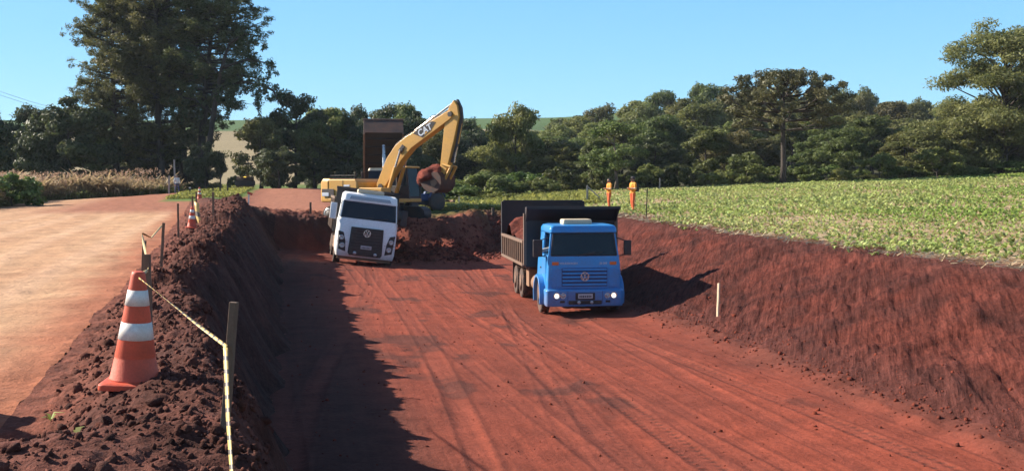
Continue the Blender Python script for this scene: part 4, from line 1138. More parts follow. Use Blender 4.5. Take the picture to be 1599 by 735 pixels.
    for s_ in (-1, 1): tg.bb(s_ * 1.54 - .05, s_ * 1.54 + .05, 7.66, 7.84, 1.36, 3.32)
    tg.build('tailgate', M_BED, T, .008)
    soil_heap('soil_load', T, -1.46, 1.46, 2.33, 7.70, 1.80, [(-.9, 6.6, .95, .9), (-.7, 5.2, .70, 1.0), (.3, 4.8, .85, 1.3), (.5, 6.4, .9, 1.1), (0, 3.4, .6, 1.0), (-1.0, 4.1, .42, .7)], seed=3)
    return T
BT = blue_truck(); BT.scale = (.975, .975, 1.0)
bx, by = PX(913, 33.2), 33.2
BT.location = (bx, by, 0); BT.rotation_euler = (0, 0, R(8))
bz = [gz(*( (BT.matrix_basis @ Vector(p)).xy)) for p in ((-1.05, .98, 0), (1.05, .98, 0), (-.9, 6, 0), (.9, 6, 0))]
BT.location.z = sum(bz) / 4 - .03

# ------------------------------------------------------------------ WHITE TIPPER TRUCK
def white_truck():
    T = empty('dump_truck', label='white dump truck with black grille tilting in the cut beside the excavator', cat='truck')
    cab = MB(); cab.rings([rrect(1.17, .04, 1.9, .42, .14), rrect(1.22, -.03, 1.9, .62, .18), rrect(1.23, -.03, 1.9, 1.2, .2), rrect(1.21, .04, 1.9, 1.80, .2), rrect(1.19, .10, 1.9, 2.02, .2)])
    cb = cab.build('cab', M_WHITE, T, .015)
    r = MB(); r.rings([rrect(1.13, .26, 1.9, 2.66, .16), rrect(1.14, .22, 1.9, 2.72, .18), rrect(1.11, .32, 1.9, 2.98, .2), rrect(1.02, .50, 1.8, 3.06, .25)]); r.build('roof', M_WHITE, cb, .012)
    MB().hexa([(-.86, .205, 2.78), (.86, .205, 2.78), (.86, .26, 2.78), (-.86, .26, 2.78), (-.80, .265, 2.91), (.80, .265, 2.91), (.80, .32, 2.91), (-.80, .32, 2.91)]).build('visor_strip', M_LENS, cb, .01)
    for s_ in (-1, 1):
        for (y0, y1, d, w) in ((.12, .28, .14, .07), (1.2, 1.2, .7, .05)):
            MB().hexa([(s_ * 1.18, y0, 2.01), (s_ * (1.18 - w), y0, 2.01), (s_ * (1.18 - w), y0 + d, 2.01), (s_ * 1.18, y0 + d, 2.01), (s_ * 1.12, y1, 2.68), (s_ * (1.12 - w), y1, 2.68), (s_ * (1.12 - w), y1 + d, 2.68), (s_ * 1.12, y1 + d, 2.68)]).build('pillar', M_WHITE, cb, .01)
    MB().bb(-1.1, 1.1, 1.82, 1.88, 2.01, 2.7).build('rear_wall', M_WHITE, cb, .01)
    MB().hexa([(-1.13, .085, 2.0), (1.13, .085, 2.0), (1.13, .10, 2.0), (-1.13, .10, 2.0), (-1.07, .245, 2.69), (1.07, .245, 2.69), (1.07, .26, 2.69), (-1.07, .26, 2.69)]).build('windshield', M_DGLASS, cb)
    for s_ in (-1, 1):
        MB().hexa([(s_ * 1.165, .27, 2.01), (s_ * 1.155, .27, 2.01), (s_ * 1.155, 1.2, 2.01), (s_ * 1.165, 1.2, 2.01), (s_ * 1.105, .42, 2.67), (s_ * 1.095, .42, 2.67), (s_ * 1.095, 1.2, 2.67), (s_ * 1.105, 1.2, 2.67)]).build('side_window', M_DGLASS, cb)
        d = MB().box((s_ * 1.225, .78, 1.42), (.02, .95, 1.05)).build('door', M_WHITE, cb, .01)
        MB().box((s_ * 1.24, 1.12, 1.55), (.025, .16, .045)).build('handle', M_BLACK, d, .008)
    it = MB(); it.bb(-1.05, 1.05, .2, .5, 2.02, 2.1)
    for x in (-.55, .55): it.bb(x - .25, x + .25, 1.2, 1.36, 2.02, 2.6)
    it.build('seat', M_INT, T, .03)
    # trapezoid grille down to the bumper
    MB().prism([(-.64, .50), (.64, .50), (.70, .60), (.66, 1.66), (-.66, 1.66), (-.70, .60)], 'y', -.075, .02).build('grille', M_BLACK, T, .02)
    gs = MB()
    for k in range(7): gs.box((0, -.085, .80 + .125 * k), (1.24 - .02 * k, .035, .03))
    gs.build('grille_bars', M_DKGREY, T, .005)
    ring_logo(T, 0, -.12, 1.44, .15)
    plate(T, .02, -.115, .86, .44, .14)
    for s_ in (-1, 1):
        MB().lathe([(.07, 0), (.075, -.02), (.06, -.03), (.01, -.035)], (s_ * .42, -.09, .60), 'y', 16).build('fog_lamp', M_LENS, T, smooth=True)
        hp = [(s_ * .80, .62), (s_ * 1.10, .70), (s_ * 1.17, 1.45), (s_ * .95, 1.40), (s_ * .84, 1.05)]
        h = MB().prism(hp, 'y', -.055, .10).build('headlight', M_BLACK, T, .02)
        for (x, z, rr) in ((.96, .86, .105), (1.02, 1.18, .10)):
            MB().lathe([(rr, 0), (rr * 1.05, -.02), (rr * .9, -.03), (rr * .6, -.02), (rr * .1, -.025)], (s_ * x, -.055, z), 'y', 20).build('lens', M_LENS, h, smooth=True)
        MB().box((s_ * 1.0, -.02, 1.02), (.5, .02, .014)).build('panel_seam', M_BLACK, T)
    MB().box((0, .8, 3.13), (1.1, .6, .16)).build('roof_vent', M_CREAM, T, .05)
    mirror(T, -1.46, .2, 2.22, .26, .66, -1.15, 2.3, M_WHITE); mirror(T, 1.46, .2, 2.22, .26, .66, 1.15, 2.3, M_BLACK)
    for s_ in (-1, 1): MB().tube([(s_ * .3, .06, 2.02), (s_ * .25, .05, 2.03), (s_ * .3 + .5, .10, 2.12)], .013, 5).build('wiper', M_BLACK, T)
    ch = MB()
    for x in (-.42, .42): ch.bb(x - .05, x + .05, .4, 7.4, .72, 1.0)
    for y in (1.25, 5.4, 6.75): ch.tube([(-1., y, .52), (1., y, .52)], .09, 8)
    ch.bb(-1.1, 1.1, .15, .35, .30, .50)
    ch.build('chassis', M_FRAME, T)
    for s_ in (-1, 1):
        wheel(T, s_ * 1.08, 1.25, .52, .52, .28, s_)
        wheel(T, s_ * .92, 5.4, .52, .52, .27, s_, True); wheel(T, s_ * .92, 6.75, .52, .52, .27, s_, True)
        MB().box((s_ * 1.16, 2.6, .85), (.14, 1.3, .5)).build('side_tank', M_FRAME, T, .04)
    bd = MB(); bd.bb(-1.3, 1.3, 2.2, 7.6, 1.32, 1.4); bd.bb(-1.34, 1.34, 2.18, 2.25, 1.3, 3.22); bd.bb(-1.36, 1.36, 2.1, 2.28, 3.14, 3.24)
    bd.build('bulkhead', M_BED, T, .008)
    for s_ in (-1, 1):
        w_ = MB(); w_.bb(s_ * 1.30 - .03, s_ * 1.30 + .03, 2.25, 7.6, 1.36, 2.75); b_ = w_.build('bed_side', M_BED, T)
        rb = MB()
        for k in range(11): rb.bb(s_ * 1.36 - .04, s_ * 1.36 + .04, 2.4 + .5 * k - .05, 2.4 + .5 * k + .05, 1.38, 2.7)
        rb.bb(s_ * 1.355 - .05, s_ * 1.355 + .05, 2.25, 7.6, 2.68, 2.78); rb.build('side_rib', M_BEDRIB, b_, .006)
    MB().bb(-1.3, 1.3, 7.55, 7.62, 1.36, 2.75).build('tailgate', M_BED, T, .008)
    soil_heap('soil_load', T, -1.26, 1.26, 2.3, 7.54, 2.2, [(0, 4, .5, 1.4), (.2, 6, .45, 1.2)], seed=5)
    return T
WT = white_truck(); WT.scale = (1.11, 1.11, 1.11)
WT.location = (PX(566, 50), 50, 0); WT.rotation_euler = (0, R(7.2), R(11))
WT.location.z = gz(WT.location.x, WT.location.y + 1.2) - .10

# ------------------------------------------------------------------ EXCAVATOR (local +x is forward)
def excavator():
    E = empty('excavator', label='yellow tracked excavator swinging a full bucket of red soil over the cut', cat='excavator')
    # tracks
    for s_ in (-1, 1):
        t = MB(); y0, y1 = s_ * 1.35 - .33, s_ * 1.35 + .33
        pr = [(2.15 + .42 * cos(R(a)), .45 + .42 * sin(R(a))) for a in range(-90, 91, 20)] + [(-2.15 - .42 * sin(R(a)), .45 + .42 * cos(R(a))) for a in range(0, 181, 20)]
        t.prism(pr, 'y', y0, y1)
        n = 22
        for k in range(n):
            x = -2.1 + 4.2 * k / (n - 1)
            t.box((x, s_ * 1.35, .88), (.12, .70, .05)); t.box((x, s_ * 1.35, .02), (.12, .70, .05))
        tr = t.build('track', M_DKGREY, E, .01)
        for x in (-2.12, 2.12):
            w_ = MB().lathe([(.36, -.02), (.36, .02), (.30, .03), (.28, .0), (.12, .01), (.10, .05), (.03, .05)], (x, s_ * 1.69, .45), 'y', 24); w_.build('track_wheel', M_DKGREY, tr, smooth=True)
            MB().lathe([(.33, 0), (.33, .035), (.26, .035), (.26, 0)], (x, s_ * 1.715, .45), 'y', 24, close=True).build('wheel_ring', M_STEEL, tr, smooth=True)
        MB().box((0, s_ * 1.35, .45), (3.6, .5, .35)).build('track_frame', M_DKGREY, tr, .03)
    MB().bb(-1.1, 1.1, -1.1, 1.1, .55, .95).lathe([(.75, .9), (.75, 1.16)], axis='z', seg=28).build('undercarriage', M_DKGREY, E, .02)
    # upper works
    MB().bb(-2.35, 2.0, -1.50, 1.50, 1.14, 1.34).build('deck', M_YEL, E, .03)
    eng = MB(); eng.prism([(-2.3, 1.34), (-.15, 1.34), (-.15, 2.22), (-.35, 2.42), (-2.3, 2.42)], 'y', -1.48, 1.48); hz = eng.build('engine_housing', M_YEL, E, .08, seg=3)
    cw = MB(); pts = [(-2.28, -1.5), (-2.9, -1.42), (-3.25, -.95), (-3.34, 0), (-3.25, .95), (-2.9, 1.42), (-2.28, 1.5)]
    cw.rings([[(x, y, 1.12) for x, y in pts], [(x - .04, y, 1.3) for x, y in pts], [(x - .04, y, 2.25) for x, y in pts], [(x * .985 + .04, y * .95, 2.46) for x, y in pts]])
    cw_ = cw.build('counterweight', M_YEL, E, .07, seg=3)
    MB().bb(-2.22, -.5, -1.30, 1.30, 2.425, 2.47).build('engine_cover', M_DKGREY, hz, .01)
    MB().lathe([(.07, 2.45), (.07, 2.80), (.085, 2.82), (.05, 2.84)], (-1.5, .5, 0), 'z', 14).build('exhaust_pipe', M_DKGREY, hz, smooth=True)
    MB().box((-2.32, -1.515, 1.66), (.9, .03, .42)).build('vent_panel', M_DKGREY, hz, .01)
    MB().box((-2.50, -1.535, 1.56), (.5, .02, .20)).build('reflector_plate', M_LETTER, hz, .01)
    MB().box((-1.25, -1.492, 1.9), (.014, .012, .95)).box((-.25, -1.492, 1.85), (.014, .012, .8)).build('panel_seam', M_DKGREY, hz)
    for (x, z, w) in ((-.95, 2.06, .42), (-.48, 1.72, .36)): MB().box((x, -1.492, z), (w, .01, .10)).build('faded_decal', M_LETTER, hz)
    hr = MB()
    for (x0, x1) in ((-2.2, -.4),):
        hr.tube([(x0, -1.4, 2.42), (x0, -1.4, 2.62), (x1, -1.4, 2.62), (x1, -1.4, 2.42)], .02, 6)
    hr.build('hand_rail', M_DKGREY, hz)
    tb = MB(); tb.bb(-.12, 1.55, -1.46, -.62, 1.34, 1.95); tb.build('tool_box', M_YEL, E, .05)
    # cab on the far (left) side, tall glass
    cf = MB(); x0, x1, y0, y1 = .15, 1.95, .42, 1.46
    for (x, y) in ((x0, y0), (x0, y1), (x1, y0), (x1, y1)):
        cf.hexa([(x - .05, y - .05, 1.3), (x + .05, y - .05, 1.3), (x + .05, y + .05, 1.3), (x - .05, y + .05, 1.3), (x - .05 - (.16 if x == x1 else 0), y - .05, 3.05), (x + .05 - (.16 if x == x1 else 0), y - .05, 3.05), (x + .05 - (.16 if x == x1 else 0), y + .05, 3.05), (x - .05 - (.16 if x == x1 else 0), y + .05, 3.05)])
    cf.bb(x0, x1, y0 - .04, y1 + .04, 1.32, 1.46); cf.bb(x0 - .05, x0 + .05, y0, y1, 1.4, 2.0); cf.bb(x0 + .9, x0 + 1.0, y0 - .045, y0 + .05, 1.4, 3.0)
    cf.bb(x0, x1, y0 - .03, y0 + .03, 1.4, 2.05)
    ec = cf.build('cab', M_DKGREY, E, .02)
    MB().bb(x0 - .08, x1 - .08, y0 - .08, y1 + .08, 3.02, 3.14).build('cab_roof', M_YEL, ec, .05)
    gl = MB(); gl.bb(x0 + .05, x1 - .1, y0 - .01, y0 + .005, 2.05, 3.02); gl.bb(x0 + .05, x1 - .1, y1 - .005, y1 + .01, 1.46, 3.02)
    gl.hexa([(x1 - .02, y0, 1.46), (x1, y0, 1.46), (x1, y1, 1.46), (x1 - .02, y1, 1.46), (x1 - .18, y0, 3.02), (x1 - .16, y0, 3.02), (x1 - .16, y1, 3.02), (x1 - .18, y1, 3.02)])
    gl.build('cab_window', M_DGLASS, ec)
    MB().bb(.45, 1.0, .65, 1.2, 1.46, 1.95).bb(.40, .55, .65, 1.2, 1.9, 2.6).build('seat', M_INT, ec, .04)
    MB().lathe([(.06, 3.14), (.06, 3.20), (.03, 3.24)], (.7, .75, 0), 'z', 12).build('beacon', M_ORANGEB, ec, smooth=True)
    # work arm, in the plane y = -.10
    ya, hb = -.12, .26
    boom = MB()
    top = [(.30, 1.75), (.28, 2.15), (.98, 3.55), (1.62, 4.28), (2.30, 4.72), (5.05, 5.98), (5.42, 6.05)]
    bot = [(5.55, 5.72), (5.30, 5.55), (2.75, 4.10), (2.05, 3.45), (1.50, 2.75), (.72, 1.80), (.5, 1.62)]
    boom.prism(top + bot, 'y', ya - hb, ya + hb); bo = boom.build('boom', M_YEL, E, .04)
    for k, dy in enumerate((-.10, 0., .10)):
        MB().tube([(.75, ya + dy, 3.28), (1.02, ya + dy, 3.66), (1.62, ya + dy, 4.38), (2.30, ya + dy, 4.80), (3.6, ya + dy, 5.38), (5.0, ya + dy, 6.04), (5.45, ya + dy, 6.25)], .028, 6).build('hydraulic_hose', M_DKGREY, bo)
    for (x, z, rr) in ((5.42, 5.86, .14), (.62, 2.0, .16), (2.1, 4.02, .12)):
        MB().lathe([(.01, -.36), (rr, -.36), (rr, -.30), (rr * .6, -.30), (rr * .6, .30), (rr, .30), (rr, .36), (.01, .36)], (x, ya, z), 'y', 18).build('pivot_pin', M_DKGREY, bo)
    # black decal with white lettering, both faces
    for s_ in (-1, 1):
        yy = ya + s_ * (hb + .006)
        dm = MB(); d = Vector((.905, 0, .425)); u = Vector((-.425, 0, .905)); c0 = Vector((3.70, yy, 5.02))
        def at(a, b): q = c0 + d * a + u * b; return (q.x, q.z)
        dm.prism([at(-.80, .24), at(-.30, .32), at(.62, .27), at(.86, .10), at(.34, -.16), at(-.30, -.26)], 'y', yy - .005, yy + .005); dm.build('black_decal', M_BLACK, bo)
        rx = Matrix((d, u, d.cross(u))).transposed().to_euler() if s_ < 0 else Matrix((-d, u, (-d).cross(u))).transposed().to_euler()
        text_obj('maker_lettering', 'CAT', .50, M_LETTER, bo, c0 + d * .02 + u * .03 + Vector((0, s_ * .012, 0)), rx, .004, .012)
        tri = MB(); q0, q1, q2 = at(-.05, -.245), at(.34, -.10), at(.12, -.02)
        tri.prism([at(-.12, -.20), at(.16, -.14), at(.02, -.05)], 'y', yy - .010, yy + .010); tri.build('yellow_triangle', M_YEL, bo)
        brk = MB(); brk.prism([(1.86, 4.0), (2.14, 4.32), (2.34, 4.20), (2.02, 3.80)], 'y', yy - .04, yy + .04); brk.build('cylinder_bracket', M_DKGREY, bo, .02)
    def ram(name, a, b, y, r, f=.55):
        a = Vector((a[0], y, a[1])); b = Vector((b[0], y, b[1])); m = a.lerp(b, f)
        c = MB().tube([a, m], r, 12).build(name, M_YEL, E, smooth=False); MB().tube([m, b], r * .55, 10).build('rod', M_STEEL, c); return c
    for s_ in (-1, 1): ram('boom_cylinder', (1.15, 1.55), (2.1, 4.02), ya + s_ * (hb + .12), .11, .62)
    # stick
    st = MB(); st.prism([(5.58, 6.62), (5.28, 6.28), (5.02, 5.72), (4.64, 2.86), (4.74, 2.64), (5.0, 2.70), (5.12, 2.94), (5.60, 4.5), (5.92, 5.72), (5.82, 6.30)], 'y', ya - .21, ya + .21)
    sk2 = st.build('stick', M_YEL, E, .035)
    MB().prism([(5.66, 6.66), (5.74, 6.64), (5.98, 6.2), (6.05, 5.6), (5.72, 4.2), (5.38, 3.3), (5.27, 3.3), (5.58, 4.2), (5.86, 5.6), (5.80, 6.2)], 'y', ya - .09, ya + .09).build('hose_bundle', M_DKGREY, sk2, .02)
    ram('stick_cylinder', (2.85, 5.02), (5.55, 6.55), ya, .10, .50)
    ram('bucket_cylinder', (5.95, 5.55), (5.47, 3.28), ya, .085, .55)
    lk = MB()
    for s_ in (-1, 1):
        lk.tube([(4.87, ya + s_ * .25, 3.19), (5.42, ya + s_ * .25, 3.06)], .07, 8); lk.tube([(5.44, ya + s_ * .22, 3.10), (5.02, ya + s_ * .22, 2.42)], .08, 8)
    lk.build('bucket_link', M_YEL, E)
    # bucket, opening turned up and towards the machine
    bk = MB(); wv = .78
    prof = [(x - .12, z + .46) for x, z in [(4.55, 2.32), (4.95, 2.30), (5.22, 2.0), (5.25, 1.55), (5.02, 1.12), (4.55, .92), (4.05, 1.0), (3.62, 1.36), (3.45, 1.75)]]
    inn = [(x * .93 + 4.33 * .07, z * .93 + 2.21 * .07) for x, z in prof[::-1]]
    bk.prism(prof + inn, 'y', ya - wv, ya + wv)
    for s_ in (-1, 1): bk.prism(prof, 'y', ya + s_ * wv - .03, ya + s_ * wv + .03)
    bu = bk.build('bucket', M_BUCKET, E, .02)
    MB().prism([(4.23, 2.18), (4.63, 2.31), (4.80, 2.06), (4.58, 1.81), (4.30, 1.84)], 'y', ya - wv - .06, ya - wv - .03).build('side_plate', M_FRAME, bu, .02)
    for k in range(5):
        y = ya - wv * .9 + wv * 1.8 * k / 4; MB().hexa([(3.38, y - .06, 2.14), (3.38, y + .06, 2.14), (3.48, y + .06, 2.06), (3.48, y - .06, 2.06), (3.14, y - .03, 2.44), (3.14, y + .03, 2.44), (3.18, y + .03, 2.42), (3.18, y - .03, 2.42)]).build('tooth', M_BUCKET, bu)
    # heaped load
    r = np.random.default_rng(9); import bmesh
    bm = bmesh.new(); bmesh.ops.create_icosphere(bm, subdivisions=4, radius=1)
    V = np.array([v.co[:] for v in bm.verts]); Fc = np.array([[v.index for v in f.verts] for f in bm.faces]); bm.free()
    rr = 1 + .34 * fbm(V[:, 0] * 2.2 + V[:, 2], V[:, 1] * 2.2 - V[:, 2] * 1.3, 301, 5, .6)
    rr = rr + .10 * np.abs(fbm(V[:, 0] * 6 + V[:, 2] * 3, V[:, 1] * 6 - V[:, 2] * 5, 305, 4))
    V = V * rr[:, None] * np.array([1.05, .98, .66]); a_ = R(24)
    V = np.stack([V[:, 0] * cos(a_) - V[:, 2] * sin(a_), V[:, 1], V[:, 0] * sin(a_) + V[:, 2] * cos(a_)], 1) + np.array([3.85, ya, 2.52])
    np_mesh('soil_load', V, Fc, M_LOAD, bu, col=np.tile(BANKC * 1.15, (len(V), 1)))
    bu.scale = (.80, .80, .80); bu.location = (4.85 * .20, ya * .2, 2.85 * .20)
    return E
EX = excavator()
ex, ey = PX(589, 62), 62
EX.location = (ex, ey, 1.62); EX.rotation_euler = (0, 0, R(-33))

# ------------------------------------------------------------------ TRUCK WITH RAISED BED behind the excavator
def tipping_truck():
    T = empty('dump_truck', label='dump truck with its brown bed raised high, mostly hidden behind the excavator', cat='truck')
    cab = MB(); cab.rings([rrect(1.15, 0, 1.9, .5), rrect(1.2, -.02, 1.9, 1.2), rrect(1.15, .08, 1.9, 1.8)]); cb = cab.build('cab', M_CREAM, T, .015)
    r = MB(); r.rings([rrect(1.05, .25, 1.9, 2.5), rrect(1.0, .35, 1.8, 2.66)]); r.build('roof', M_CREAM, cb, .012)
    MB().hexa([(-1.05, .1, 1.8), (1.05, .1, 1.8), (1.1, 1.85, 1.8), (-1.1, 1.85, 1.8), (-1.0, .27, 2.5), (1.0, .27, 2.5), (1.0, 1.85, 2.5), (-1.0, 1.85, 2.5)]).build('windshield', M_DGLASS, cb)
    ch = MB()
    for x in (-.42, .42): ch.bb(x - .05, x + .05, .4, 7.4, .72, 1.0)
    ch.build('chassis', M_FRAME, T)
    for s_ in (-1, 1):
        wheel(T, s_ * 1.05, 1.1, .52, .52, .28, s_); wheel(T, s_ * .92, 5.4, .52, .52, .27, s_, True); wheel(T, s_ * .92, 6.75, .52, .52, .27, s_, True)
    # bed hinged at the tail, front swung up
    a = R(47); hy, hz_ = 7.3, 1.05
    def pt(u, v, x): return (x, hy - cos(a) * u + sin(a) * -v, hz_ + sin(a) * u + cos(a) * v)     # u along bed, v up off floor
    def slab(name, u0, u1, v0, v1, x0, x1, m, par=T):
        # normal of bed points back and up
        def q(u, v, x): return (x, hy - cos(a) * u + sin(a) * v, hz_ + sin(a) * u + cos(a) * v)
        return MB().hexa([q(u0, v0, x0), q(u1, v0, x0), q(u1, v0, x1), q(u0, v0, x1), q(u0, v1, x0), q(u1, v1, x0), q(u1, v1, x1), q(u0, v1, x1)]).build(name, m, par, .01)
    M_B = paint('brown_bed_steel', (.05, .03, .024), .6, 0, (.20, .085, .05), .5, 1.5)
    M_UND = paint('dark_bed_underside', (.016, .013, .013), .7, 0, (.04, .022, .016), .4, 1.5)
    slab('bed_floor', 0, 5.4, 0, .08, -1.28, 1.28, M_UND)
    slab('bulkhead', 5.34, 5.42, .0, 1.35, -1.30, 1.30, M_B); slab('bed_rim', 5.30, 5.46, 1.25, 1.38, -1.34, 1.34, M_B)
    for x in (-1.30, 1.24):
        slab('bed_side', 0, 5.4, .0, 1.15, x, x + .06, M_B); slab('side_rail', 0, 5.4, -.12, .02, x - .03, x + .09, M_BEDRIB)
    for k in range(7): slab('cross_rib', .5 + .72 * k, .62 + .72 * k, -.10, 0, -1.24, 1.24, M_UND)
    MB().tube([(0, 2.6, 1.0), (0, 4.0, 4.2)], .10, 10).build('tipping_ram', M_STEEL, T)
    return T
TT_ = tipping_truck()
TT_.location = (PX(602, 68.5), 68.5, 0); TT_.rotation_euler = (0, 0, R(8)); TT_.location.z = gz(TT_.location.x, 70)

# ------------------------------------------------------------------ small tractor below the bucket
def tractor():
    T = empty('tractor', label='small dark blue tractor with open frame parked under the bucket behind the soil heap', cat='tractor')
    MB().bb(-1.5, .2, -.32, .32, .75, 1.28).build('hood', M_BLUED, T, .08)
    MB().bb(-1.54, -1.49, -.27, .27, .80, 1.2).build('grille', M_BLACK, T, .01)
    MB().bb(-1.3, 1.1, -.25, .25, .45, .78).build('chassis', M_DKGREY, T, .03)
    MB().bb(.45, .9, -.3, .3, .95, 1.1).bb(.82, .95, -.3, .3, 1.05, 1.5).build('seat', M_BLACK, T, .04)
    rp = MB(); rp.tube([(1.0, -.45, .8), (1.05, -.45, 2.2), (1.05, .45, 2.2), (1.0, .45, .8)], .04, 6); rp.build('roll_bar', M_DKGREY, T)
    MB().tube([(-.6, .2, 1.25), (-.6, .2, 2.0)], .035, 8).build('exhaust_pipe', M_DKGREY, T)
    MB().tube([(.05, 0, 1.2), (.35, 0, 1.45)], .02, 6).build('steering_column', M_BLACK, T)
    for s_ in (-1, 1):
        for (x, r, w) in ((-1.2, .36, .2), (.75, .68, .36)):
            t = MB().lathe([(r * .55, -w / 2), (r * .9, -w / 2), (r, -w / 4), (r, w / 4), (r * .9, w / 2), (r * .55, w / 2)], axis='y', seg=22).build('wheel', M_DKGREY, T, smooth=True, loc=(x, s_ * .72, r))
            MB().lathe([(r * .57, s_ * w * .45), (r * .5, s_ * w * .2), (r * .15, s_ * w * .25), (r * .05, s_ * w * .3)], axis='y', seg=18).build('rim', M_LENS, t, smooth=True)
        MB().prism([(.05, 1.0), (.25, 1.45), (1.25, 1.45), (1.45, 1.1), (1.45, 1.04), (1.22, 1.38), (.28, 1.38), (.1, 1.0)], 'y', s_ * .55, s_ * .92).build('fender', M_BLUED, T, .01)
    im = MB(); im.tube([(1.2, 0, .7), (2.6, 0, .75)], .06, 6); im.bb(2.0, 2.2, -1.1, 1.1, .65, .82); im.build('drawbar', M_FRAME, T)
    return T
TR = tractor(); TR.scale = (.78, .78, .85); TR.location = (PX(664, 70), 70, 0); TR.rotation_euler = (0, 0, R(25)); TR.location.z = gz(TR.location.x, 70)

# ------------------------------------------------------------------ far grader with canopy on the haul road crest
def roller():
    T = empty('road_roller', label='distant road roller with black canopy coming over the haul road crest', cat='roller')
    MB().lathe([(.62, -.95), (.66, -.9), (.66, .9), (.62, .95)], axis='x', seg=30).build('drum', M_RIM, T, smooth=True, loc=(0, 0, .66))
    fr = MB(); fr.bb(-1.15, -1.0, -.5, 1.3, .45, .95); fr.bb(1.0, 1.15, -.5, 1.3, .45, .95); fr.bb(-1.15, 1.15, -.9, -.72, .45, .95); fr.bb(-1.1, 1.1, .95, 1.2, .5, 1.0); fr.build('frame', M_DKGREY, T, .03)
    MB().bb(-.6, .6, 1.2, 3.4, .8, 1.5).build('engine_hood', M_YEL, T, .08)
    MB().bb(-.5, .5, 1.5, 2.0, 1.55, 1.9).bb(-.3, .3, 1.95, 2.15, 1.7, 2.2).build('seat', M_BLACK, T, .04)
    cp = MB()
    for x in (-.75, .75):
        for y in (1.3, 2.5): cp.tube([(x, y, 1.5), (x, y, 2.75)], .045, 8)
    cp.build('canopy_post', M_DKGREY, T)
    MB().bb(-.95, .95, 1.1, 2.7, 2.73, 2.87).build('canopy', M_BLACK, T, .05)
    for s_ in (-1, 1): wheel(T, s_ * .85, 2.7, .7, .7, .42, s_)
    MB().box((0, 1.18, 1.25), (.3, .05, .2)).build('work_lamp', M_ORANGEB, T, .02)
    return T
RL = roller(); RL.scale = (.9, .9, 1.0); RL.location = (PX(383, 116), 116, far_z(PX(383, 116), 116) - .05); RL.rotation_euler = (0, 0, R(14))

# ------------------------------------------------------------------ parked car half hidden in the weeds
def car():
    T = empty('parked_car', label='dark parked car half hidden behind the tall dry roadside grass', cat='car')
    M_CAR = paint('grey_car_paint', (.10, .11, .14), .22, .3, DUSTY, .1, 2, coat=.6)
    sec = [(-2.1, .55), (-2.15, .75), (-2.0, .95), (-1.0, 1.02), (-.3, 1.04), (1.2, 1.04), (2.0, .98), (2.1, .7), (2.05, .45), (1.0, .32), (-1.0, .32), (-2.05, .4)]
    b = MB().prism(sec, 'y', -.85, .85).build('body', M_CAR, T, .08, seg=3)
    MB().hexa([(-1.1, -.78, 1.0), (1.7, -.78, 1.0), (1.7, .78, 1.0), (-1.1, .78, 1.0), (-.35, -.62, 1.46), (1.05, -.62, 1.46), (1.05, .62, 1.46), (-.35, .62, 1.46)]).build('side_window', M_DGLASS, T, .03)
    MB().hexa([(-.40, -.64, 1.44), (1.1, -.64, 1.44), (1.1, .64, 1.44), (-.40, .64, 1.44), (-.3, -.58, 1.51), (1.0, -.58, 1.51), (1.0, .58, 1.51), (-.3, .58, 1.51)]).build('roof', M_CAR, T, .03)
    pb = MB()
    for s_ in (-1, 1):
        for (xa, xb) in ((-1.1, -.36), (.3, .3), (1.68, 1.06)): pb.tube([(xa, s_ * .79, 1.0), (xb, s_ * .63, 1.47)], .03, 6)
    pb.build('window_pillars', M_CAR, T)
    for s_ in (-1, 1):
        for x in (-1.3, 1.3):
            t = MB().lathe([(.2, -.1), (.3, -.1), (.32, 0), (.3, .1), (.2, .1)], axis='y', seg=20).build('wheel', M_TYRE, T, smooth=True, loc=(x, s_ * .78, .32)); MB().lathe([(.2, s_ * .1), (.05, s_ * .08)], axis='y', seg=16).build('rim', M_CHROME, t)
        MB().box((-2.08, s_ * .6, .8), (.12, .35, .14)).build('headlight', M_LENS, T, .03)
    return T
CR = car(); CR.location = (PX(160, 109.5), 109.5, far_z(PX(160, 109.5), 109.5) + .15); CR.rotation_euler = (0, 0, R(18))
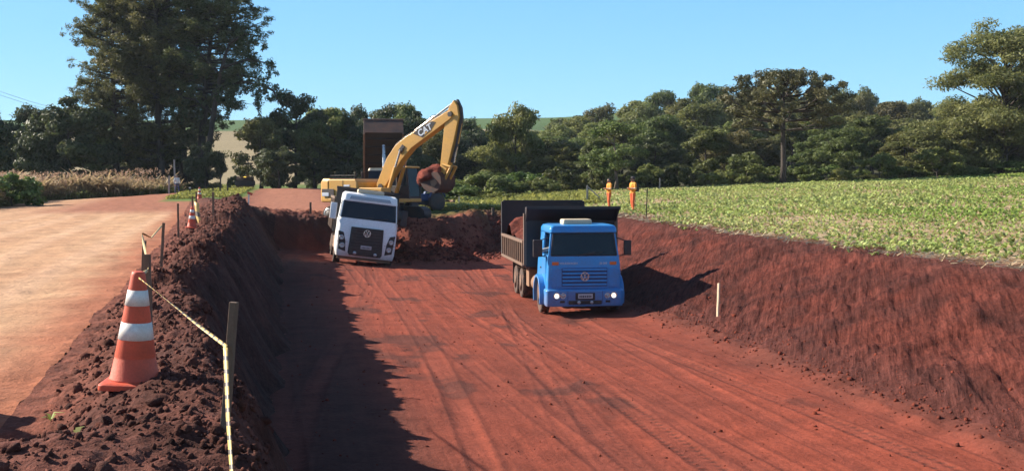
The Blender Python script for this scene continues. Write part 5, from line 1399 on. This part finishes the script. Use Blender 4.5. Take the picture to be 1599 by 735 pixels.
# ================================================================== SITE FURNITURE
M_CONE = paint('cone_orange', (.62, .085, .035), .55, 0, (.22, .07, .045), .40, 9, bmp=.002)
M_BAND = paint('white_reflective_band', (.72, .70, .66), .5, 0, (.25, .12, .08), .35, 14)
M_WOOD = paint('weathered_wood', (.16, .105, .07), .9, 0, (.10, .05, .035), .5, 12, bmp=.004)
M_PALEW = paint('pale_new_wood', (.78, .62, .42), .85, 0, (.25, .11, .07), .3, 12)
M_GREYP = paint('grey_fence_post', (.34, .31, .28), .9, 0, (.14, .08, .06), .35, 8)
M_DARKP = paint('dark_fence_post', (.05, .04, .032), .9, 0, (.14, .07, .05), .3, 8)
M_TY = paint('tape_yellow', (.66, .47, .15), .5, 0, (.30, .14, .08), .3, 10); M_TB = paint('tape_black', (.11, .095, .08), .5, amount=.2)
def cone(px, Y, label, tiltx=0, tilty=0, s=1., z=None, grp='traffic cones along the cut edge'):
    X = PX(px, Y)
    T = empty('traffic_cone', (X, Y, gz(X, Y) - .015 if z is None else z), (tiltx, tilty, rnd.random() * .5), label, 'traffic cone', grp)
    T.scale = (s, s, s)
    MB().rings([rrect(.19, -.19, .19, 0, .04), rrect(.19, -.19, .19, .035, .04), rrect(.165, -.165, .165, .05, .05)]).build('base', M_CONE, T, .004)
    def rad(h): return .152 + (.042 - .152) * (h - .05) / .70
    pr = [(.165, .045), (.155, .06), (rad(.19), .19), (rad(.19) - .003, .197), (rad(.20), .203), (rad(.72), .72), (.044, .735), (.040, .752), (.030, .755)]
    MB().lathe(pr, axis='z', seg=32).build('cone_body', M_CONE, T, smooth=True)
    for a, b in ((.315, .425), (.535, .635)):
        MB().lathe([(rad(a) - .004, a - .001), (rad(a) + .0025, a), (rad(b) + .0025, b), (rad(b) - .004, b + .001)], axis='z', seg=32).build('reflective_band', M_BAND, T, smooth=True)
    return T
CN1 = cone(205, 6.9, 'large faded orange traffic cone with two white bands in the foreground', R(1), R(3.2), .965)
cone(299, 38, 'second traffic cone, sunlit yellow-orange, standing further along the bank edge', 0, R(2))
cone(312, 84, 'smallest distant traffic cone near the meadow', 0, 0, 1.25)

def stake(px, Y, h, label, w=.045, d=.025, lean=(0, 0), mat=None, name='wooden_stake', cat='stake', grp='stakes along the cut edge', z=None, cap=None):
    X = PX(px, Y); z0 = (gz(X, Y) if Y < 105 else far_z(X, Y)) if z is None else z
    mb = MB(); n = 5; pts = [(r_ * .004 * w / .045) for r_ in (0, 1, -1, .5, -.4)]
    rings = []
    for k in range(n + 1):
        zz = -.25 + (h + .25) * k / n; o = pts[k % 5]
        rings.append([(-w / 2 + o, -d / 2, zz), (w / 2 + o, -d / 2, zz), (w / 2 + o, d / 2, zz), (-w / 2 + o, d / 2, zz)])
    mb.rings(rings); o = mb.build(name, mat or M_WOOD, None, .003)
    o.location = (X, Y, z0); o.rotation_euler = (lean[1], lean[0], rnd.uniform(-.3, .3))
    if cap: MB().box((0, 0, h - .06), (w * 1.1, d * 1.3, .12)).build('painted_top', cap, o)
    tag(o, label, cat, grp); return o
POST = stake(341, 5.15, .82, 'tall grey wooden board post in the foreground holding the striped tape', .037, .03, (R(4.2), R(-2)), z=2.47)
S = [
    (219, 16, .85, 'weathered stake rising behind the tip of the foreground cone', .05, (R(4), 0)),
    (231, 11, .80, 'short thick stake directly behind the foreground cone', .06, (R(-1), 0)),
    (250, 21, .92, 'leaning stake second beyond the foreground cone', .05, (R(4), 0)),
    (278, 34, 1.05, 'straight dark stake just before the second cone', .06, (R(0), 0)),
    (300, 40, 1.15, 'thin stake rising out of the top of the second cone', .055, (R(1), 0)),
    (333, 43, .95, 'brown stake on the rough mound right of the second cone', .075, (R(0), 0)),
]
SO = [stake(px, Y, h, lab, w, w * .6, ln) for px, Y, h, lab, w, ln in S]
stake(1122, 29.2, .90, 'pale new wooden stake at the foot of the right cut bank', .055, .05, (R(2), 0), M_PALEW, grp='').rotation_euler.z = R(-48)
stake(485, 61, .75, 'brown stake at the end of the far haul road, left of the excavator', .10, .08, (0, 0), grp='')
stake(1009, 52, 1.40, 'thin dark stake on the edge of the crop field beside the worker', .05, .04, (R(2), 0), M_DARKP, grp='')
stake(1030, 97, 1.0, 'short pale post at the far edge of the crop field', .11, .08, (0, 0), M_GREYP, grp='')
stake(717, 76, .75, 'pale stake on the soil slope right of the tractor', .10, .08, (0, 0), M_PALEW, grp='')
stake(684, 77, .60, 'pale stake standing right behind the small tractor', .09, .08, (0, 0), M_PALEW, grp='')
stake(770, 66, .50, 'stubby dark post on the soil crest left of the blue truck bed', .16, .14, (0, 0), M_DARKP, grp='')
stake(54, 80, 1.75, 'white fence post among the tall grass near the left edge', .14, .12, (R(-1), 0), M_GREYP, 'fence_post', 'post', '')
stake(264, 100, 1.65, 'grey post beside the person in the white shirt', .14, .12, (R(2), 0), M_GREYP, 'fence_post', 'post', '')
stake(297, 98, .55, 'low grey marker post with white top at the road end', .13, .12, (0, 0), M_DARKP, 'fence_post', 'post', '', cap=M_BAND)
stake(274, 106, 3.2, 'tall thin pole standing behind the person in the white shirt', .16, .14, (R(-1), 0), M_GREYP, 'pole', 'pole', '')
stake(344, 100, 1.75, 'tallest dark fence post in front of the meadow', .10, .09, (R(3), 0), M_DARKP, 'fence_post', 'post', 'meadow fence posts')
stake(356, 98, 1.05, 'short dark fence post at the right side of the meadow', .11, .09, (0, 0), M_DARKP, 'fence_post', 'post', 'meadow fence posts')
stake(333, 99, .75, 'lowest dark fence post by the smallest cone', .11, .09, (0, 0), M_DARKP, 'fence_post', 'post', 'meadow fence posts')
# marker with ribbon at the near end of the haul road
ms = stake(388, 64, .85, 'marker stake with an orange and white ribbon in front of the road roller', .07, .05, (R(3), 0), M_BAND, 'marker_stake', 'stake', '')
MB().box((.06, -.03, .78), (.32, .02, .14), (0, .3, 0)).build('ribbon', M_CONE, ms)
# braced corner post at the field corner
cp = stake(917, 72, 1.15, 'braced wooden corner post left of the two workers', .12, .1, (0, 0), M_GREYP, 'corner_post', 'post', '')
MB().tube([(.03, 0, 1.05), (1.15, .2, .0)], .045, 6).build('brace', M_GREYP, cp)

# striped barrier tape
def tape(pts, w, label, stripe=.05, twist=0.):
    pts = [Vector(p) for p in pts]; out = []
    for i in range(len(pts) - 1):
        L = (pts[i + 1] - pts[i]).length; n = max(2, int(L / stripe))
        for k in range(n): out.append(pts[i].lerp(pts[i + 1], k / n))
    out.append(pts[-1])
    V, Fc, mi = [], [], []
    for i, p in enumerate(out):
        d = (out[min(i + 1, len(out) - 1)] - out[max(i - 1, 0)]).normalized()
        q = d.cross(Vector((0, 1, .25))).normalized(); r_ = d.cross(q)
        a = twist * i * .06
        u = q * cos(a) + r_ * sin(a)
        V += [tuple(p - u * w / 2 - d * stripe * .35), tuple(p + u * w / 2 + d * stripe * .35)]
        if i: Fc.append((2 * i - 2, 2 * i - 1, 2 * i + 1, 2 * i)); mi.append(1 if i % 3 == 0 else 0)
    o = np_mesh('barrier_tape', V, Fc, [M_TY, M_TB], matidx=mi)
    md = o.modifiers.new('thick', 'SOLIDIFY'); md.thickness = .0012
    return tag(o, label, 'tape', 'barrier tape between the stakes')
c1 = CN1.location
ptop = P(354, 541, 5.12)
tape([P(217, 434, 6.82), P(262, 469, 6.2), P(308, 506, 5.66), ptop], .017, 'yellow and black tape running from the foreground cone to the board post', .03, .5)
tape([ptop + Vector((0, -.02, 0)), P(354, 590, 4.95), P(356, 650, 4.75), P(362, 740, 4.5), P(370, 860, 4.2)], .025, 'striped tape hanging down along the board post', .026, .22)
tape([P(222, 366, 16), P(228, 400, 11.5), P(231, 422, 10.9), P(217, 430, 7.0)], .03, 'twisted tape running from the cone tip back to the weathered stake', .04, .3)
tape([P(307, 316, 39), P(309, 338, 38.9), P(313, 350, 38.8), P(309, 368, 38.7)], .16, 'loose striped tape hanging beside the second cone', .14, .4)
stake(306, 39.2, 1.15, 'stake with the loose striped tape, right beside the second cone', .06, .05, (R(1), 0))
tape([P(253, 352, 21), P(236, 371, 18.5), P(222, 364, 16)], .03, 'slack tape between the two stakes beyond the foreground cone', .06, .3)

# power line across the top left
pw = MB()
for dz in (0, .55):
    a, b = P(-60, 120 + dz * 12, 150), P(95, 172 + dz * 8, 158)
    pw.tube([a, a.lerp(b, .33) - Vector((0, 0, .25)), a.lerp(b, .66) - Vector((0, 0, .25)), b, b.lerp(a, -1.2) + Vector((0, 4, -1.5))], .022, 5)
tag(pw.build('power_line', M_GREYP), 'pair of thin power cables crossing the sky at the left edge', 'cable')

# stones and lumps with names of their own
def lump(px, py, Y, r, label):
    X = PX(px, Y); V, Fc = PROT[rnd.randrange(10)]
    import bmesh
    bm = bmesh.new(); vs = [bm.verts.new(v * r) for v in V]
    for f in Fc: bm.faces.new([vs[i] for i in f])
    bmesh.ops.subdivide_edges(bm, edges=bm.edges, cuts=1, use_grid_fill=True, fractal=.4, seed=int(px)); me = bpy.data.meshes.new('soil_lump'); bm.to_mesh(me); bm.free()
    a = me.color_attributes.new('col', 'FLOAT_COLOR', 'POINT'); a.data.foreach_set('color', np.tile(np.append(BERMD, 1), (len(me.vertices), 1)).astype(np.float32).ravel())
    me.materials.append(M_SOIL); o = bpy.data.objects.new('soil_lump', me); COL.objects.link(o); o.location = (X, Y, gz(X, Y) + r * .2); o.rotation_euler = (rnd.random() * 3, rnd.random() * 3, rnd.random() * 3)
    tag(o, label, 'soil lump', 'big lumps on the foreground mound')
lump(88, 690, 5.7, .062, 'largest dark lump on the lower left of the foreground mound')
lump(160, 706, 5.4, .05, 'dark lump in the middle of the foreground mound')
lump(12, 712, 5.3, .07, 'rounded lump in the bottom left corner')
lump(222, 722, 5.2, .06, 'lump at the bottom of the photo left of the board post')

# ================================================================== PEOPLE
M_SKIN = paint('skin', (.32, .17, .11), .6, amount=0); M_SUITY = paint('hi_vis_jacket', (.85, .30, .025), .7, 0, (.5, .15, .03), .3, 6)
M_SUITO = paint('orange_work_trousers', (.72, .13, .035), .8, 0, (.4, .10, .04), .35, 6); M_BOOT = paint('dark_boots', (.04, .03, .025), .7, amount=.4)
M_STRIPE = paint('reflective_stripe', (.72, .72, .60), .4, amount=.1); M_HAIR = paint('dark_hair', (.02, .016, .013), .8, amount=0); M_SHIRT = paint('white_shirt', (.62, .62, .60), .8, amount=.1)
M_JEANS = paint('blue_trousers', (.05, .07, .13), .8, amount=.15); M_CAP = paint('dark_cap', (.035, .03, .035), .8, amount=.1); M_PACK = paint('black_backpack', (.02, .02, .022), .7, amount=.15)
def body(label, J, mats, rule, grp=None, name='person', loc=(0, 0, 0), rz=0, sc=1.):
    """tapered limbs merged into one surface: capsule chains fused by a voxel remesh"""
    import bmesh
    mb = MB()
    for n_, (p, r_, par) in J.items():
        if par:
            q, rq, _ = J[par]
            a, b = Vector(q), Vector(p)
            pts = [a.lerp(b, t) for t in (0, .33, .66, 1)]; rs = [rq + (r_ - rq) * t for t in (0, .33, .66, 1)]
            mb.tube(pts, rs, 10)
        sph = bmesh.new(); bmesh.ops.create_icosphere(sph, subdivisions=2, radius=1)
        s3 = r_ if isinstance(r_, tuple) else (r_, r_, r_)
        mb.add([(v.co.x * s3[0] + p[0], v.co.y * s3[1] + p[1], v.co.z * s3[2] + p[2]) for v in sph.verts], [[v.index for v in f.verts] for f in sph.faces]); sph.free()
    o = mb.build('person_src', mats)
    rm = o.modifiers.new('remesh', 'REMESH'); rm.mode = 'VOXEL'; rm.voxel_size = .0085
    sm_ = o.modifiers.new('smooth', 'SMOOTH'); sm_.factor = .5; sm_.iterations = 4
    dg = bpy.context.evaluated_depsgraph_get(); dg.update()
    me = bpy.data.meshes.new_from_object(o.evaluated_get(dg)); bpy.data.objects.remove(o)
    me.materials.clear()
    for m in mats: me.materials.append(m)
    nv = len(me.vertices); co = np.empty(nv * 3, np.float32); me.vertices.foreach_get('co', co); co = co.reshape(-1, 3)
    cen = np.array([p.center[:] for p in me.polygons]); mi = rule(cen)
    me.polygons.foreach_set('material_index', mi.astype(np.int32)); me.polygons.foreach_set('use_smooth', np.ones(len(me.polygons), bool)); me.update()
    b = bpy.data.objects.new(name, me); COL.objects.link(b); b.location = loc; b.rotation_euler = (0, 0, rz); b.scale = (sc, sc, sc)
    tag(b, label, 'person', grp); return b
def hand(J, wrist, side, d, up):
    """palm, four unequal bent fingers and a thumb leaving the side of the palm"""
    w = Vector(J[wrist][0]); d = Vector(d).normalized(); up = Vector(up).normalized(); lat = d.cross(up).normalized()
    J[wrist + 'p'] = (tuple(w + d * .055), .030, wrist)
    for k, L in enumerate((.070, .080, .076, .058)):
        o = lat * (.030 - .020 * k); b = w + d * .085 + o
        J['%sf%da' % (wrist, k)] = (tuple(b), .0105, wrist + 'p'); J['%sf%db' % (wrist, k)] = (tuple(b + d * L * .55 - up * .010), .0095, '%sf%da' % (wrist, k)); J['%sf%dc' % (wrist, k)] = (tuple(b + d * L * .9 - up * .032), .0085, '%sf%db' % (wrist, k))
    t0 = w + d * .035 + lat * .030
    J[wrist + 't0'] = (tuple(t0), .013, wrist + 'p'); J[wrist + 't1'] = (tuple(t0 + d * .030 + lat * .028 - up * .008), .011, wrist + 't0'); J[wrist + 't2'] = (tuple(t0 + d * .058 + lat * .036 - up * .016), .009, wrist + 't1')
def head(J, base, c, f=(0, -1, 0)):
    c = Vector(c); f = Vector(f); s_ = f.cross(Vector((0, 0, 1)))
    J['neck'] = (tuple(c - Vector((0, 0, .15)) - f * .02), .058, base)
    J['head'] = (tuple(c + Vector((0, 0, .02))), .098, 'neck'); J['jaw'] = (tuple(c + f * .030 - Vector((0, 0, .06))), .062, 'head'); J['back'] = (tuple(c - f * .035 + Vector((0, 0, .03))), .088, 'head')
    J['nose'] = (tuple(c + f * .112 - Vector((0, 0, .018))), .014, 'head'); J['chin'] = (tuple(c + f * .075 - Vector((0, 0, .098))), .022, 'jaw')
    J['brow'] = (tuple(c + f * .088 + Vector((0, 0, .028))), .018, 'head')
    for k in (-1, 1): J['ear%d' % k] = (tuple(c + s_ * .098 * k - f * .005), .022, 'head')
def face(par, c, f=(0, -1, 0)):
    c = Vector(c); f = Vector(f); s_ = f.cross(Vector((0, 0, 1)))
    for k in (-1, 1):
        MB().lathe([(.001, -.006), (.013, -.004), (.015, .0), (.013, .004), (.001, .006)], tuple(c + f * .096 + s_ * .034 * k + Vector((0, 0, .004))), 'y', 10).build('eye', M_HAIR, par)
    MB().box(tuple(c + f * .098 - Vector((0, 0, .060))), (.05, .016, .010)).build('mouth', paint('lips', (.25, .09, .07), .6, amount=0), par, .003)
def standing(label, loc, rz, mats, jacket_z, arms='front', headgear='cap', pack=False, grp=None, sc=1.):
    J = {}
    J['pelvis'] = ((0, 0, .98), .135, None); J['waist'] = ((0, .0, 1.12), .135, 'pelvis'); J['chest'] = ((0, .01, 1.34), .155, 'waist'); J['yoke'] = ((0, .02, 1.45), .10, 'chest')
    for k, nm in ((-1, 'R'), (1, 'L')):
        J['hip' + nm] = ((.09 * k, 0, .93), .108, 'pelvis'); J['knee' + nm] = ((.13 * k, -.02 - .05 * k, .50), .075, 'hip' + nm); J['ank' + nm] = ((.16 * k, .02 - .09 * k, .10), .058, 'knee' + nm)
        J['heel' + nm] = ((.16 * k, .05 - .09 * k, .045), .045, 'ank' + nm); J['toe' + nm] = ((.19 * k, -.15 - .09 * k, .035), .036, 'heel' + nm)
        J['rib' + nm] = ((.10 * k, .01, 1.30), .115, 'chest'); J['sh' + nm] = ((.20 * k, .02, 1.43), .072, 'yoke')
        if arms == 'front':
            J['el' + nm] = ((.25 * k, -.02, 1.15), .058, 'sh' + nm); J['wr' + nm] = ((.10 * k, -.24, 1.20), .038, 'el' + nm); hd = (-.6 * k, -.6, .2)
        else:
            J['el' + nm] = ((.255 * k, .03, 1.14), .056, 'sh' + nm); J['wr' + nm] = ((.25 * k, -.06, .90), .038, 'el' + nm); hd = (0, -.25, -1)
        hand(J, 'wr' + nm, k, hd, (k * 1., 0, .1) if arms != 'front' else (0, -.3, 1))
    c = (0, -.01, 1.645); head(J, 'yoke', c)
    wrists = [Vector(J['wr' + n_][0]) for n_ in 'RL']
    def rule(P_):
        m = np.full(len(P_), 1); m[P_[:, 2] < jacket_z] = 2; m[P_[:, 2] < .11] = 3
        m[P_[:, 2] > 1.525] = 0
        for w in wrists: m[np.linalg.norm(P_ - np.array(w + (Vector((0, -.10, 0)) if arms == 'front' else Vector((0, -.02, -.10)))), axis=1) < .105] = 0
        if len(mats) > 4:
            tor = (m == 1) & (np.abs(P_[:, 0]) < .36)
            m[tor & (np.abs(P_[:, 2] - 1.20) < .016)] = 4
        return m
    b = body(label, J, mats, rule, grp, loc=loc, rz=rz, sc=sc)
    face(b, c)
    hr = MB(); hr.lathe([(.101, -.03), (.108, .03), (.098, .085), (.06, .122), (.01, .132)], (0, .018, 1.665), 'z', 20); hr.build('hair', M_HAIR, b, smooth=True)
    if headgear == 'cap':
        cp_ = MB(); cp_.lathe([(.112, .045), (.114, .075), (.104, .12), (.066, .152), (.01, .160)], (0, .01, 1.655), 'z', 24); cp_.prism([(-.09, -.09), (-.07, -.17), (-.03, -.205), (.03, -.205), (.07, -.17), (.09, -.09)], 'z', 1.70, 1.715); cp_.build('cap', M_CAP, b, smooth=False)
    if pack:
        MB().rings([rrect(.15, .12, .30, 1.02, .05), rrect(.16, .13, .34, 1.15, .06), rrect(.15, .13, .31, 1.42, .06), rrect(.10, .13, .24, 1.50, .05)]).build('backpack', M_PACK, b, .01)
    return b
SUIT = [M_SKIN, M_SUITY, M_SUITO, M_BOOT, M_STRIPE]
Y1 = 59.; X1 = PX(988, Y1)
standing('worker in orange suit and dark cap with backpack, standing on the field edge looking down', (X1, Y1, gz(X1, Y1)), R(-62), SUIT, .95, 'front', 'cap', True, 'workers in orange on the field edge', 1.03)
Y2 = 63.; X2 = PX(951, Y2)
standing('bareheaded worker in orange suit, half hidden by the blue truck bed', (X2, Y2, gz(X2, Y2)), R(-70), SUIT, .95, 'front', 'none', False, 'workers in orange on the field edge', .99)
Y3 = 102.; X3 = PX(277, Y3)
standing('person in white shirt and blue trousers standing by the pine trunks', (X3, Y3, gz(X3, Y3) - .1), R(35), [M_SKIN, M_SHIRT, M_JEANS, M_BOOT], 1.02, 'side', 'none', False, None, 1.0)

# driver of the blue truck, seated, forearm resting on the open window
def driver():
    J = {}
    sx = -.55; sz = 1.86
    J['pelvis'] = ((sx, 1.02, 1.50), .14, None); J['waist'] = ((sx, 1.06, 1.64), .135, 'pelvis'); J['chest'] = ((sx, 1.05, 1.88), .155, 'waist'); J['yoke'] = ((sx, 1.03, 2.0), .10, 'chest')
    for k, nm in ((-1, 'R'), (1, 'L')):
        J['hip' + nm] = ((sx + .09 * k, .98, 1.46), .10, 'pelvis'); J['knee' + nm] = ((sx + .13 * k, .58, 1.58), .075, 'hip' + nm); J['ank' + nm] = ((sx + .13 * k, .42, 1.20), .055, 'knee' + nm); J['toe' + nm] = ((sx + .13 * k, .28, 1.14), .04, 'ank' + nm)
        J['sh' + nm] = ((sx + .20 * k, 1.03, 1.97), .07, 'yoke')
    J['elR'] = ((-1.20, .92, 1.90), .055, 'shR'); J['wrR'] = ((-1.32, .66, 1.93), .040, 'elR'); hand(J, 'wrR', -1, (-.35, -1, -.1), (0, 0, 1))
    J['elL'] = ((-.30, .82, 1.80), .055, 'shL'); J['wrL'] = ((-.40, .60, 1.98), .038, 'elL'); hand(J, 'wrL', 1, (-.2, -.6, .5), (0, .5, .8))
    c = (sx, .99, 2.22); head(J, 'yoke', c)
    def rule(P_):
        m = np.full(len(P_), 1); m[P_[:, 2] < 1.66] = 2; m[P_[:, 2] > 2.085] = 0
        m[(P_[:, 0] < -1.16)] = 0; m[np.linalg.norm(P_ - np.array((-.42, .55, 2.02)), axis=1) < .12] = 0
        return m
    b = body('driver in a pale shirt at the blue truck wheel, forearm resting out of the window', J, [M_SKIN, M_SHIRT, M_JEANS], rule)
    face(b, c); MB().lathe([(.101, -.03), (.108, .03), (.098, .085), (.06, .122), (.01, .132)], (sx, 1.018, 2.24), 'z', 20).build('hair', M_HAIR, b, smooth=True)
    b.location = BT.location; b.rotation_euler = BT.rotation_euler
driver()

# ================================================================== AIR
def haze(density):
    m = bpy.data.materials.new('thin_haze'); m.use_nodes = True; n, l = m.node_tree.nodes, m.node_tree.links
    n.remove(n['Principled BSDF']); v = n.new('ShaderNodeVolumePrincipled')
    v.inputs['Color'].default_value = (.80, .88, 1.0, 1); v.inputs['Density'].default_value = density
    l.new(v.outputs[0], n['Material Output'].inputs['Volume'])
    mb = MB().bb(-2700, 2700, -900, 3700, -9, 46); o = mb.build('haze', m); tag(o, 'thin bluish haze filling the air over the valley', 'haze', kind='stuff')
    SC.cycles.volume_bounces = 0
haze(.00013)
